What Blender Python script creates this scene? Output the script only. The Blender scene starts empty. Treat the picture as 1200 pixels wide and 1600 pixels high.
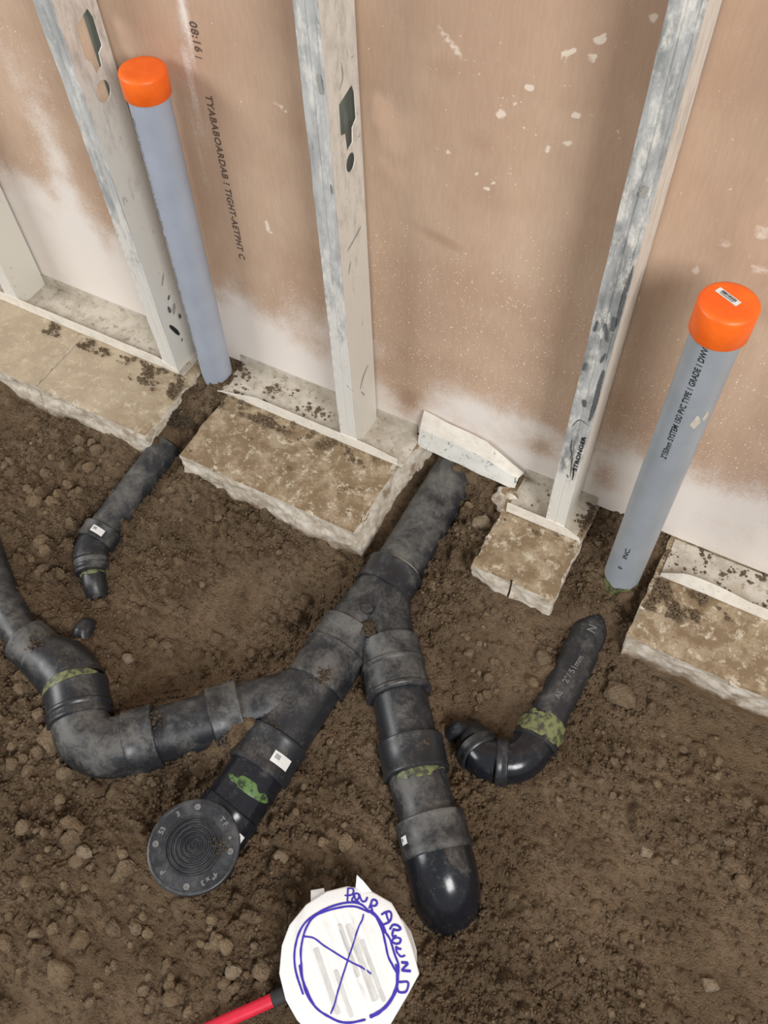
import bpy, bmesh, math, random
import numpy as np
from mathutils import Vector, Matrix, noise as mnoise

# ------------------------------------------------------------------ camera, world, lights, exposure
scn = bpy.context.scene
C = scn.collection
cam_d = bpy.data.cameras.new('camera'); cam = bpy.data.objects.new('camera', cam_d); C.objects.link(cam)
pitch, yaw, roll = 0.99765, 0.534756, -0.0496
cy_, sy_, cp_, sp_ = math.cos(yaw), math.sin(yaw), math.cos(pitch), math.sin(pitch)
fwd = Vector((-sy_*cp_, cy_*cp_, -sp_)); rgt = Vector((cy_, sy_, 0)); upv = rgt.cross(fwd)
r2 = rgt*math.cos(roll)+upv*math.sin(roll); u2 = upv*math.cos(roll)-rgt*math.sin(roll)
cam.matrix_world = Matrix(((r2.x, u2.x, -fwd.x, .575855), (r2.y, u2.y, -fwd.y, -.918783), (r2.z, u2.z, -fwd.z, 1.311358), (0, 0, 0, 1)))
cam_d.sensor_fit = 'HORIZONTAL'; cam_d.sensor_width = 36; cam_d.lens = 1375.05*36/1200; cam_d.clip_start = .02
scn.camera = cam

w = bpy.data.worlds.new('world'); scn.world = w; w.use_nodes = True
w.node_tree.nodes['Background'].inputs[0].default_value = (.97, .985, 1, 1)
w.node_tree.nodes['Background'].inputs[1].default_value = .38
def area(name, loc, target, sx, sy, power, col):
    d = bpy.data.lights.new(name, 'AREA'); d.shape = 'RECTANGLE'; d.size = sx; d.size_y = sy; d.energy = power; d.color = col
    o = bpy.data.objects.new(name, d); C.objects.link(o); o.location = loc
    o.rotation_euler = (Vector(target)-Vector(loc)).to_track_quat('-Z', 'Y').to_euler()
area('window_light', (2.5, -2.1, 2.5), (0, -.3, .1), 1.2, 1.2, 102, (1, .99, .985))
area('left_fill_light', (-2.8, -2.2, 2.0), (-.2, -.3, .1), 1.6, 1.4, 74, (1, .995, .985))  # added fill from the left, brightens that side
scn.view_settings.view_transform = 'Standard'; scn.view_settings.look = 'None'
scn.view_settings.exposure = 0.0; scn.view_settings.gamma = 1; scn.view_settings.use_curve_mapping = False
scn.cycles.max_bounces = 5

random.seed(7); rng = np.random.default_rng(7)

# ------------------------------------------------------------------ materials
def srgb(r, g, b):
    f = lambda c: (c/255/12.92) if c/255 <= .04045 else ((c/255+.055)/1.055)**2.4
    return (f(r), f(g), f(b), 1)
class NT:
    def __init__(s, name, rough=.8, metal=0, spec=.5):
        s.m = bpy.data.materials.new(name); s.m.use_nodes = True; s.t = s.m.node_tree; s.b = s.t.nodes['Principled BSDF']
        s.b.inputs['Roughness'].default_value = rough; s.b.inputs['Metallic'].default_value = metal
        s.b.inputs['Specular IOR Level'].default_value = spec
        s.geo = s.t.nodes.new('ShaderNodeNewGeometry')
    def n(s, typ, **kw):
        o = s.t.nodes.new(typ)
        for k, v in kw.items(): setattr(o, k, v)
        return o
    def link(s, a, b): s.t.links.new(a, b)
    def noise(s, scale, detail=4, rough=.6, stretch=None, dist=0, space='pos'):
        o = s.n('ShaderNodeTexNoise'); o.inputs['Scale'].default_value = scale; o.inputs['Detail'].default_value = detail
        o.inputs['Roughness'].default_value = rough; o.inputs['Distortion'].default_value = dist
        mp = s.n('ShaderNodeMapping')
        if stretch: mp.inputs['Scale'].default_value = stretch
        src = s.geo.outputs['Position'] if space == 'pos' else s.n('ShaderNodeTexCoord').outputs['Object']
        s.link(src, mp.inputs['Vector']); s.link(mp.outputs[0], o.inputs['Vector']); return o.outputs[0]
    def vor(s, scale, feature='F1'):
        o = s.n('ShaderNodeTexVoronoi', feature=feature); o.inputs['Scale'].default_value = scale
        s.link(s.geo.outputs['Position'], o.inputs['Vector']); return o.outputs['Distance']
    def ramp(s, v, a, b, lo=0., hi=1.):
        o = s.n('ShaderNodeMapRange', interpolation_type='SMOOTHSTEP'); s.link(v, o.inputs[0])
        for i, x in enumerate((a, b, lo, hi)): o.inputs[i+1].default_value = x
        return o.outputs[0]
    def math(s, op, a, b=None):
        o = s.n('ShaderNodeMath', operation=op)
        for i, x in enumerate((a, b)):
            if x is None: continue
            if isinstance(x, (int, float)): o.inputs[i].default_value = x
            else: s.link(x, o.inputs[i])
        return o.outputs[0]
    def mix(s, f, a, b):
        o = s.n('ShaderNodeMix', data_type='RGBA')
        if isinstance(f, (int, float)): o.inputs[0].default_value = f
        else: s.link(f, o.inputs[0])
        for i, x in ((6, a), (7, b)):
            if isinstance(x, tuple): o.inputs[i].default_value = x
            else: s.link(x, o.inputs[i])
        return o.outputs[2]
    def sep(s, v, i):
        o = s.n('ShaderNodeSeparateXYZ'); s.link(v, o.inputs[0]); return o.outputs[i]
    def attr(s, name):
        o = s.n('ShaderNodeAttribute', attribute_name=name); return o.outputs['Fac']
    def col(s, c):
        if isinstance(c, tuple): s.b.inputs['Base Color'].default_value = c
        else: s.link(c, s.b.inputs['Base Color'])
        return s
    def rough(s, v): s.link(v, s.b.inputs['Roughness'])
    def bump(s, h, strength, dist):
        o = s.n('ShaderNodeBump'); o.inputs['Strength'].default_value = strength; o.inputs['Distance'].default_value = dist
        s.link(h, o.inputs['Height']); s.link(o.outputs[0], s.b.inputs['Normal'])

def plain(name, c, rough=.6, metal=0, bump=None):
    t = NT(name, rough, metal); t.col(t.mix(t.ramp(t.noise(60), .3, .7), c, tuple(x*.86 for x in c[:3])+(1,)))
    if bump: t.bump(t.noise(bump[0]), bump[1], bump[2])
    return t.m

# drywall paper with overspray paint (painted amount stored on the mesh as 'spray', scuffs as 'scuff')
t = NT('drywall_paper', .85, spec=.2)
base = t.mix(t.ramp(t.noise(3.2, 3), .35, .65), srgb(208, 180, 155), srgb(191, 160, 136))
base = t.mix(t.ramp(t.noise(300, 2, .5, (1, 1, .15)), .3, .7, 0, .16), base, srgb(160, 132, 110))
base = t.mix(t.ramp(t.attr('scuff'), .1, 1, 0, .5), base, srgb(156, 120, 97))
sp = t.attr('spray')
n1 = t.noise(420, 3, .75); n2 = t.noise(28, 5, .65)
cloud = t.math('ADD', sp, t.math('MULTIPLY', t.math('ADD', t.math('ADD', n1, n2), -1.0), .75))
base = t.mix(t.ramp(cloud, .05, .95, 0, .95), base, srgb(240, 232, 224))
dots = t.math('MAXIMUM', t.ramp(t.vor(170), .08, .22, 1, 0), t.ramp(t.vor(75), .07, .13, 1, 0))
sel = t.ramp(t.math('ADD', t.noise(45, 3, .7), t.math('MULTIPLY', t.attr('speck'), .42)), .60, .70)
base = t.mix(t.math('MULTIPLY', dots, sel), base, srgb(240, 224, 206))
spl = t.attr('splat')
base = t.mix(t.ramp(t.math('ADD', spl, t.math('MULTIPLY', t.math('ADD', t.noise(90, 3, .7), -.5), .9)), .45, .75, 0, .85), base, srgb(236, 220, 202))
t.col(base); t.bump(t.noise(500, 2), .15, .0005); M_WALL = t.m
M_WALLEDGE = plain('gypsum_core', srgb(180, 175, 168), .9)

# galvanised steel with overspray: whiter towards the floor where the sprayer ran
def steel(name, bare, dark, paint, z0, z1, amt):
    t = NT(name, .5, .15)
    c = t.mix(t.ramp(t.noise(22, 5, .7, (1, 1, .25)), .38, .62), bare, dark)
    z = t.sep(t.geo.outputs['Position'], 2)
    f = t.math('ADD', t.ramp(z, z0, z1, 1, amt), t.math('MULTIPLY', t.math('ADD', t.noise(60, 6, .75, (1, 1, .35)), -.5), 1.6))
    c = t.mix(t.ramp(f, .35, .75), c, paint)
    c = t.mix(t.ramp(t.noise(75, 4, .6, (1, 1, .4), 1.5), .66, .72, 0, .6), c, srgb(120, 122, 120))
    c = t.mix(t.ramp(t.noise(500, 2, .7), .55, .8, 0, .3), c, srgb(238, 234, 226))
    t.col(c); t.bump(t.noise(160, 3, .6, (1, 1, .3)), .25, .0008); return t.m
M_FLANGE = steel('galvanised_flange_steel', srgb(204, 205, 203), srgb(168, 171, 171), srgb(234, 232, 225), .05, .5, .42)
M_WEB = steel('galvanised_web_steel', srgb(206, 202, 192), srgb(190, 187, 179), srgb(228, 224, 214), .0, .7, .6)
M_FLANGE_D = steel('scraped_flange_steel', srgb(190, 191, 189), srgb(138, 140, 139), srgb(238, 235, 226), .02, .30, .42)
t = NT('shaded_bare_galvanised_steel', .5, .3); t.col(t.mix(t.ramp(t.noise(40, 4, .6, (1, 1, .1)), .4, .6), srgb(124, 128, 118), srgb(96, 100, 92))); M_BARE_SHADED = t.m  # unpainted steel, coloured darker to stand in for shade inside the stud
t = NT('white_sprayed_track_steel', .6, 0)
c = t.mix(t.ramp(t.noise(50, 5, .7), .4, .75), srgb(242, 235, 222), srgb(222, 213, 198))
c = t.mix(t.ramp(t.noise(120, 4, .7), .62, .72, 0, .7), c, srgb(120, 105, 88)); t.col(c); t.bump(t.noise(200), .2, .0006); M_TRACK = t.m
t = NT('dusty_track_plate_steel', .85, 0)
c = t.mix(t.ramp(t.noise(26, 5, .7), .42, .6), srgb(204, 196, 182), srgb(184, 174, 158))
c = t.mix(t.ramp(t.noise(60, 6, .8), .54, .64, 0, .85), c, srgb(140, 122, 100)); t.col(c); t.bump(t.noise(220, 4), .4, .001); M_PLATE = t.m
t = NT('bent_track_steel', .45, .1)
c = t.mix(t.ramp(t.noise(70, 5, .75, None, 1), .56, .64), srgb(228, 226, 218), srgb(146, 150, 148)); t.col(c); t.bump(t.noise(120, 4), .3, .001); M_BENT = t.m

# concrete: earthy stained top, pale broken faces
t = NT('stained_concrete', .95, spec=.15)
nz = t.sep(t.geo.outputs['True Normal'], 2)
top = t.mix(t.ramp(t.noise(22, 7, .72), .44, .6), srgb(138, 118, 92), srgb(172, 154, 128))
top = t.mix(t.ramp(t.noise(48, 9, .8), .53, .6, 0, .8), top, srgb(212, 200, 178))
top = t.mix(t.ramp(t.noise(110, 6, .8), .56, .66, 0, .75), top, srgb(126, 106, 82))
top = t.mix(t.ramp(t.noise(10, 4, .6), .52, .66, 0, .7), top, srgb(130, 108, 82))
side = t.mix(t.ramp(t.noise(45, 6, .7), .4, .62), srgb(228, 219, 204), srgb(196, 182, 162))
side = t.mix(t.ramp(t.noise(18, 5, .7), .55, .68, 0, .8), side, srgb(140, 116, 90))
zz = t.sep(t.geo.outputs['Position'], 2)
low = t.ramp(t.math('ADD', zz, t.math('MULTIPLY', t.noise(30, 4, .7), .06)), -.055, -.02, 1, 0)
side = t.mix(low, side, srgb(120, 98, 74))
xx = t.sep(t.geo.outputs['Position'], 0)
topA = t.mix(t.ramp(t.math('ADD', xx, t.math('MULTIPLY', t.noise(9, 4, .7), .3)), -.32, -.12, .55, 0), top, srgb(206, 190, 165))
t.col(t.mix(t.ramp(nz, .55, .8), side, topA))
t.bump(t.noise(160, 8, .75), .7, .0025); M_CONC = t.m

# soil
def soil(name, a, b, d, sc=1.0):
    t = NT(name, .97, spec=.1)
    c = t.mix(t.ramp(t.noise(9*sc, 5, .65), .38, .62), a, b)
    c = t.mix(t.ramp(t.noise(80*sc, 7, .8), .46, .62, 0, .85), c, d)
    c = t.mix(t.ramp(t.noise(330, 3, .7), .58, .72, 0, .45), c, srgb(176, 158, 132))
    c = t.mix(t.ramp(t.noise(5, 3, .6), .5, .72, 0, .35), c, srgb(148, 124, 97))
    t.col(c); t.bump(t.math('ADD', t.noise(260, 8, .85), t.math('MULTIPLY', t.vor(330), .9)), 1.0, .0048); return t.m
M_SOIL = soil('brown_soil', srgb(142, 121, 97), srgb(122, 102, 80), srgb(106, 88, 69))
M_CLOD = soil('soil_clod', srgb(156, 136, 111), srgb(138, 118, 95), srgb(118, 100, 79), 2.5)
M_CLOD2 = soil('pale_clod', srgb(166, 146, 118), srgb(146, 124, 98), srgb(128, 106, 82), 2.5)
M_CRUMB = soil('dark_crumb', srgb(120, 106, 88), srgb(100, 88, 72), srgb(86, 74, 60), 2.5)
M_STONE = soil('pale_stone', srgb(186, 170, 146), srgb(168, 150, 126), srgb(150, 130, 106), 2)

# plastics; soil dust lies on the upper side of the black pipe
def abs_plastic(name, dust, dcol=srgb(122, 119, 113), rough=.33, base=(38, 40, 44)):
    t = NT(name, rough)
    up = t.sep(t.geo.outputs['Normal'], 2)
    n = t.math('ADD', t.noise(21, 7, .72, None, .3), t.math('MULTIPLY', t.noise(170, 5, .75), .35))
    f = t.ramp(t.math('ADD', n, t.math('MULTIPLY', up, .16)), .82-dust*.17, 1.2-dust*.17, 0, .66)
    c = t.mix(f, srgb(*base), dcol)
    c = t.mix(t.ramp(t.noise(110, 7, .85), .6, .7, 0, .6), c, srgb(140, 126, 106))
    t.col(c); t.rough(t.math('ADD', t.math('MULTIPLY', f, .5), rough)); t.bump(t.noise(150, 4), .12, .0008); return t.m
M_ABS = abs_plastic('black_pipe_plastic', .45)
M_ABS_DUSTY = abs_plastic('dusty_black_pipe_plastic', 1.0)
M_ABS_CLEAN = abs_plastic('clean_black_pipe_plastic', .02, rough=.2, base=(26, 28, 34))
M_ABS_MUD = abs_plastic('mud_coated_pipe_plastic', 4.0, srgb(116, 100, 82), .7)
M_ABS_CAP = abs_plastic('test_cap_plastic', .7, srgb(96, 96, 98), .3, (44, 46, 50))
t = NT('grey_pipe_plastic', .38); t.col(t.mix(t.ramp(t.noise(14), .3, .7), srgb(160, 166, 172), srgb(150, 156, 162))); M_PVC = t.m
t = NT('pale_blue_grey_pipe_plastic', .4); t.col(t.mix(t.ramp(t.noise(14), .3, .7), srgb(172, 180, 194), srgb(164, 171, 184))); M_PVC2 = t.m
t = NT('orange_cap_plastic', .42); t.col(t.mix(t.ramp(t.noise(30), .3, .7), srgb(255, 116, 32), srgb(246, 100, 26))); M_ORANGE = t.m
t = NT('yellow_green_solvent_cement', .5); t.col(t.mix(t.ramp(t.noise(110, 5), .42, .6), srgb(118, 122, 80), srgb(66, 68, 52))); M_GREEN = t.m
t = NT('bright_green_solvent_cement', .4); t.col(t.mix(t.ramp(t.noise(110, 5), .42, .6), srgb(92, 122, 66), srgb(44, 58, 40))); M_GREEN2 = t.m
M_INK = plain('black_ink', srgb(34, 34, 36), .6)
M_INKFADE = plain('faded_ink_on_paper', srgb(104, 84, 72), .8)
M_INKGREY = plain('faded_grey_ink', srgb(112, 116, 122), .7)
M_INKWHITE = plain('faded_white_print', srgb(124, 124, 122), .7)
M_BLUE = plain('blue_marker_ink', srgb(62, 48, 176), .5)
M_LABEL = plain('white_sticker_paper', srgb(232, 232, 228), .6)
t = NT('white_duct_tape', .45); t.col(t.mix(t.ramp(t.noise(26, 4, .6), .55, .75, 0, .5), srgb(240, 240, 238), srgb(208, 208, 204))); t.bump(t.noise(220, 2), .1, .0004); M_TAPE = t.m
M_TAPEGREY = plain('grey_tape_crease_and_shade', srgb(214, 214, 210), .5)
M_RED = plain('red_plastic_tube', srgb(222, 40, 66), .35)
M_DARKRUB = plain('dark_rubber', srgb(46, 44, 44), .7)
M_CRUST = plain('pale_dried_slurry', srgb(206, 198, 180), .9, 0, (160, .6, .002))

# ------------------------------------------------------------------ mesh helpers
def link(name, me, parent=None, mat=None, smooth=False):
    o = bpy.data.objects.new(name, me); C.objects.link(o)
    if parent is not None: o.parent = parent
    if mat is not None and not me.materials: me.materials.append(mat)
    if smooth: me.shade_smooth()
    return o
def mk(name, v, f, mat, parent=None, smooth=False):
    me = bpy.data.meshes.new(name); me.from_pydata([tuple(p) for p in v], [], f); me.update()
    return link(name, me, parent, mat, smooth)
def tag(o, label, cat, group=None, kind=None):
    o['label'] = label; o['category'] = cat
    if group: o['group'] = group
    if kind: o['kind'] = kind
    return o
def empty(name, loc=(0, 0, 0)):
    o = bpy.data.objects.new(name, None); C.objects.link(o); o.location = loc; o.empty_display_size = .05; return o
def place(root):
    """parts are modelled in world coordinates; hang them on the empty without moving them"""
    for ch in root.children: ch.matrix_parent_inverse = Matrix.Translation(-Vector(root.location))
def resample(pts, step):
    """Catmull-Rom through the points"""
    P = [Vector(p) for p in pts]
    if len(P) == 2:
        n = max(2, int((P[1]-P[0]).length/step)); return [P[0].lerp(P[1], i/n) for i in range(n+1)]
    Q = [P[0]*2-P[1]]+P+[P[-1]*2-P[-2]]; out = []
    for i in range(1, len(Q)-2):
        n = max(2, int((Q[i+1]-Q[i]).length/step))
        for k in range(n):
            s = k/n; a, b, c, d = Q[i-1], Q[i], Q[i+1], Q[i+2]
            out.append(.5*((2*b)+(c-a)*s+(2*a-5*b+4*c-d)*s*s+(3*b-a-3*c+d)*s**3))
    out.append(P[-1]); return out
def frames(pts):
    T = []
    for i in range(len(pts)):
        a = pts[max(0, i-1)]; b = pts[min(len(pts)-1, i+1)]; T.append((b-a).normalized())
    up = Vector((0, 0, 1)) if abs(T[0].z) < .9 else Vector((1, 0, 0))
    N = [(up-T[0]*up.dot(T[0])).normalized()]
    for i in range(1, len(pts)):
        n = N[-1]-T[i]*N[-1].dot(T[i]); N.append(n.normalized())
    return T, N
def sweep(pts, radii, seg=44, v=None, f=None, closed=True):
    """tube through pts; radii one per point or a number; appended to v, f"""
    v = [] if v is None else v; f = [] if f is None else f; b0 = len(v)
    if isinstance(radii, (int, float)): radii = [radii]*len(pts)
    T, N = frames(pts)
    for p, t_, n, r in zip(pts, T, N, radii):
        bn = t_.cross(n)
        for k in range(seg):
            a = 2*math.pi*k/seg; v.append(p+(n*math.cos(a)+bn*math.sin(a))*r)
    for i in range(len(pts)-1):
        for k in range(seg):
            a = b0+i*seg+k; b = b0+i*seg+(k+1) % seg; f.append((a, b, b+seg, a+seg))
    if closed:
        f.append(tuple(b0+k for k in reversed(range(seg)))); e = b0+(len(pts)-1)*seg; f.append(tuple(e+k for k in range(seg)))
    return v, f
def lathe(p0, p1, prof, seg=48, v=None, f=None):
    """prof: (distance along p0->p1, radius) list"""
    p0, p1 = Vector(p0), Vector(p1); d = (p1-p0).normalized()
    v = [] if v is None else v; f = [] if f is None else f; b0 = len(v)
    up = Vector((0, 0, 1)) if abs(d.z) < .9 else Vector((1, 0, 0)); n = (up-d*up.dot(d)).normalized(); bn = d.cross(n)
    for s, r in prof:
        for k in range(seg):
            a = 2*math.pi*k/seg; v.append(p0+d*s+(n*math.cos(a)+bn*math.sin(a))*r)
    for i in range(len(prof)-1):
        for k in range(seg):
            a = b0+i*seg+k; b = b0+i*seg+(k+1) % seg; f.append((a, b, b+seg, a+seg))
    f.append(tuple(b0+k for k in reversed(range(seg)))); e = b0+(len(prof)-1)*seg; f.append(tuple(e+k for k in range(seg)))
    return v, f
def sharp(o, deg=38):
    o.data.shade_smooth(); o.data.set_sharp_from_angle(angle=math.radians(deg)); return o
def pipe(name, pts, r, mat, parent, step=.01):
    return sharp(mk(name, *sweep(resample(pts, step), r), mat, parent))
def hub(name, p0, p1, r, mat, parent, rim=.0022, ridge=None):
    """socket: slightly proud bead at each open end, chamfered lip"""
    L = (Vector(p1)-Vector(p0)).length; e = .0018
    prof = [(0, r-.006), (0, r-.0015), (e, r+rim*.4), (.006, r+rim*.5), (.0085, r)]
    if ridge:
        for q in ridge:
            m = q*L; prof += [(m-.005, r), (m-.002, r+.0025), (m+.002, r+.0025), (m+.005, r)]
    prof += [(L-.0085, r), (L-.006, r+rim*.5), (L-e, r+rim*.4), (L, r-.0015), (L, r-.006)]
    return sharp(mk(name, *lathe(p0, p1, prof), mat, parent), 30)
def band(name, p0, p1, r, mat, parent, ang=(0, 360), rough=.3, seg=90, lift=.0006, nl=10):
    """thin irregular smear on a pipe between p0 and p1, angles measured from straight up"""
    p0, p1 = Vector(p0), Vector(p1); d = (p1-p0); L = d.length; d.normalize()
    up = Vector((0, 0, 1)) if abs(d.z) < .9 else Vector((1, 0, 0)); n = (up-d*up.dot(d)).normalized(); bn = d.cross(n)
    v = []; f = []; s = random.random()*50
    for i in range(seg+1):
        a = math.radians(ang[0]+(ang[1]-ang[0])*i/seg)
        q = mnoise.noise(Vector((a*2.3, s, 0))); q2 = mnoise.noise(Vector((a*2.3, s+9, 0)))
        tp = 1 if ang[1]-ang[0] > 350 else math.sin(math.pi*i/seg)**.5
        m0 = .5-(.5-max(0, q)*rough)*tp; m1 = .5+(.5-max(0, q2)*rough)*tp
        for k in range(nl+1):
            tt = m0+(m1-m0)*k/nl; e = 1-abs(2*k/nl-1)**4
            v.append(p0+d*L*tt+(n*math.cos(a)+bn*math.sin(a))*(r+lift*(.2+.8*e)))
    for i in range(seg):
        for k in range(nl): a = i*(nl+1)+k; f.append((a, a+1, a+nl+2, a+nl+1))
    return mk(name, v, f, mat, parent, True)
def sheet(name, fn, nu, nv, th, mat, parent=None, smooth=False):
    """solid sheet: fn(u,v) -> point, thickened along its local normal"""
    P = [[Vector(fn(i/nu, j/nv)) for j in range(nv+1)] for i in range(nu+1)]
    v = []; f = []
    def nrm(i, j):
        a = P[min(nu, i+1)][j]-P[max(0, i-1)][j]; b = P[i][min(nv, j+1)]-P[i][max(0, j-1)]; return a.cross(b).normalized()
    for s in (0, 1):
        for i in range(nu+1):
            for j in range(nv+1): v.append(P[i][j]-nrm(i, j)*th*s)
    K = (nu+1)*(nv+1); I = lambda s, i, j: s*K+i*(nv+1)+j
    for i in range(nu):
        for j in range(nv):
            f.append((I(0, i, j), I(0, i+1, j), I(0, i+1, j+1), I(0, i, j+1)))
            f.append((I(1, i, j), I(1, i, j+1), I(1, i+1, j+1), I(1, i+1, j)))
    for i in range(nu):
        f.append((I(0, i, 0), I(1, i, 0), I(1, i+1, 0), I(0, i+1, 0))); f.append((I(0, i+1, nv), I(1, i+1, nv), I(1, i, nv), I(0, i, nv)))
    for j in range(nv):
        f.append((I(0, 0, j+1), I(1, 0, j+1), I(1, 0, j), I(0, 0, j))); f.append((I(0, nu, j), I(1, nu, j), I(1, nu, j+1), I(0, nu, j+1)))
    return mk(name, v, f, mat, parent, smooth)
def text_mesh(body, size, spacing=1.0, bold=0.0, align='LEFT'):
    """2D verts and faces of a line of lettering"""
    cu = bpy.data.curves.new('lettering', 'FONT'); cu.body = body; cu.size = size; cu.space_character = spacing; cu.offset = bold
    cu.resolution_u = 3; cu.align_x = align
    o = bpy.data.objects.new('lettering', cu); C.objects.link(o)
    dg = bpy.context.evaluated_depsgraph_get(); me = bpy.data.meshes.new_from_object(o.evaluated_get(dg))
    bm = bmesh.new(); bm.from_mesh(me); bmesh.ops.triangulate(bm, faces=bm.faces)
    for _ in range(2):
        bm.edges.ensure_lookup_table(); L = [e for e in bm.edges if e.calc_length() > size*.35]
        if L: bmesh.ops.subdivide_edges(bm, edges=L, cuts=1); bmesh.ops.triangulate(bm, faces=bm.faces)
    v = [(p.co.x, p.co.y) for p in bm.verts]; bm.verts.index_update(); f = [tuple(q.index for q in p.verts) for p in bm.faces]
    bm.free(); bpy.data.objects.remove(o); bpy.data.curves.remove(cu); bpy.data.meshes.remove(me)
    return v, f
def ribbon(name, pts, width, z_of, mat, parent):
    P = resample([(x, y, 0) for x, y in pts], .0015); v = []; f = []
    for i, p in enumerate(P):
        t_ = (P[min(len(P)-1, i+1)]-P[max(0, i-1)]).normalized(); n = Vector((-t_.y, t_.x, 0))
        wd = width*.5*(1+.18*mnoise.noise(Vector((p.x*150, p.y*150, 3))))
        if i in (0, len(P)-1): wd *= .6
        for s in (-1, 0, 1):
            q = p+n*wd*s; v.append((q.x, q.y, z_of(q.x, q.y)+.0007))
    for i in range(len(P)-1):
        a = i*3; f += [(a, a+1, a+4, a+3), (a+1, a+2, a+5, a+4)]
    return mk(name, v, f, mat, parent)

# ------------------------------------------------------------------ layout numbers (metres; x along the wall, y into the wall, z up; slab top = 0)
WALL_Y = -.008
MAIN = [(.205, .03, -.058), (.203, -.262, -.06)]
WYE1 = [(.202, -.295, -.06), (.187, -.405, -.06)]
MAINHUB = [(.1885, -.392, -.06), (.185, -.512, -.06)]
WYE2 = [(.185, -.50, -.06), (.179, -.63, -.06)]
W2HUB = [(.1795, -.612, -.06), (.1775, -.676, -.06)]
GLOSS = [(.1778, -.67, -.06), (.1745, -.742, -.06)]
GLOSS2 = [(.1745, -.738, -.06), (.168, -.785, -.062)]
CAPC = (.172, -.8175)
LBR = [(.178, -.535, -.06), (.098, -.607, -.06)]
LHUB0 = [(.104, -.600, -.06), (.068, -.637, -.06)]
LPIPE = [(.07, -.635, -.06), (.0, -.703, -.06)]
LHUB1 = [(.006, -.698, -.06), (-.030, -.733, -.06)]
LELB = [(-.028, -.731, -.06), (-.055, -.753, -.06), (-.092, -.757, -.06), (-.125, -.735, -.06), (-.145, -.715, -.06)]
LHUB2 = [(-.118, -.742, -.06), (-.168, -.695, -.06)]
LBIG = [(-.163, -.699, -.06), (-.20, -.683, -.06), (-.252, -.678, -.06)]
LSMALL = [(-.245, -.679, -.06), (-.30, -.668, -.06), (-.36, -.642, -.06), (-.43, -.60, -.058), (-.50, -.555, -.056)]
RBR = [(.205, -.325, -.06), (.262, -.397, -.06)]
RHUB1 = [(.2565, -.388, -.06), (.319, -.464, -.058)]
RPIPE1 = [(.315, -.459, -.058), (.372, -.528, -.057)]
RHUB2 = [(.367, -.521, -.057), (.402, -.565, -.056)]
RPIPE2 = [(.40, -.562, -.056), (.452, -.620, -.055)]
RHUB3 = [(.447, -.613, -.055), (.480, -.650, -.055)]
RELB = [(.478, -.648, -.055), (.493, -.665, -.057), (.506, -.680, -.066), (.514, -.690, -.083), (.518, -.694, -.105), (.519, -.695, -.14)]
SL = [(-.343, -.098, -.052), (-.341, -.125, -.052), (-.3266, -.216, -.06), (-.3338, -.43, -.085)]
SL_H = [(-.3338, -.418, -.084), (-.331, -.452, -.087)]
SL_E = [(-.331, -.45, -.087), (-.327, -.468, -.089), (-.3165, -.483, -.091)]
SL_H2 = [(-.3175, -.481, -.091), (-.300, -.502, -.096)]
SL_T = [(-.302, -.50, -.096), (-.286, -.517, -.104), (-.274, -.529, -.125)]
SR = [(.5455, -.148, -.104), (.547, -.195, -.075), (.549, -.257, -.065), (.544, -.38, -.065), (.5425, -.415, -.065)]
SR_H = [(.543, -.392, -.065), (.5415, -.432, -.065)]
SR_E = [(.5415, -.43, -.065), (.537, -.452, -.065), (.526, -.470, -.065), (.512, -.479, -.065)]
SR_H2 = [(.517, -.477, -.065), (.499, -.484, -.066)]
SR_E2 = [(.501, -.4835, -.066), (.486, -.4865, -.068), (.474, -.484, -.072)]
SR_H3 = [(.478, -.485, -.071), (.461, -.474, -.078)]
SR_T = [(.463, -.475, -.077), (.452, -.462, -.09), (.448, -.452, -.12)]
DISC_Z = -.005
STAND_L = ((-.3055, -.053), (-.2885, -.055), .597)
STAND_R = ((.5595, -.107), (.5545, -.107), .563)

# slabs: x0, x1, front y
SLABS = {'A': (-1.5, -.340, -.247), 'B': (-.256, .124, -.254), 'C': (.327, .477, -.217), 'D': (.607, 1.9, -.221)}

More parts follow.
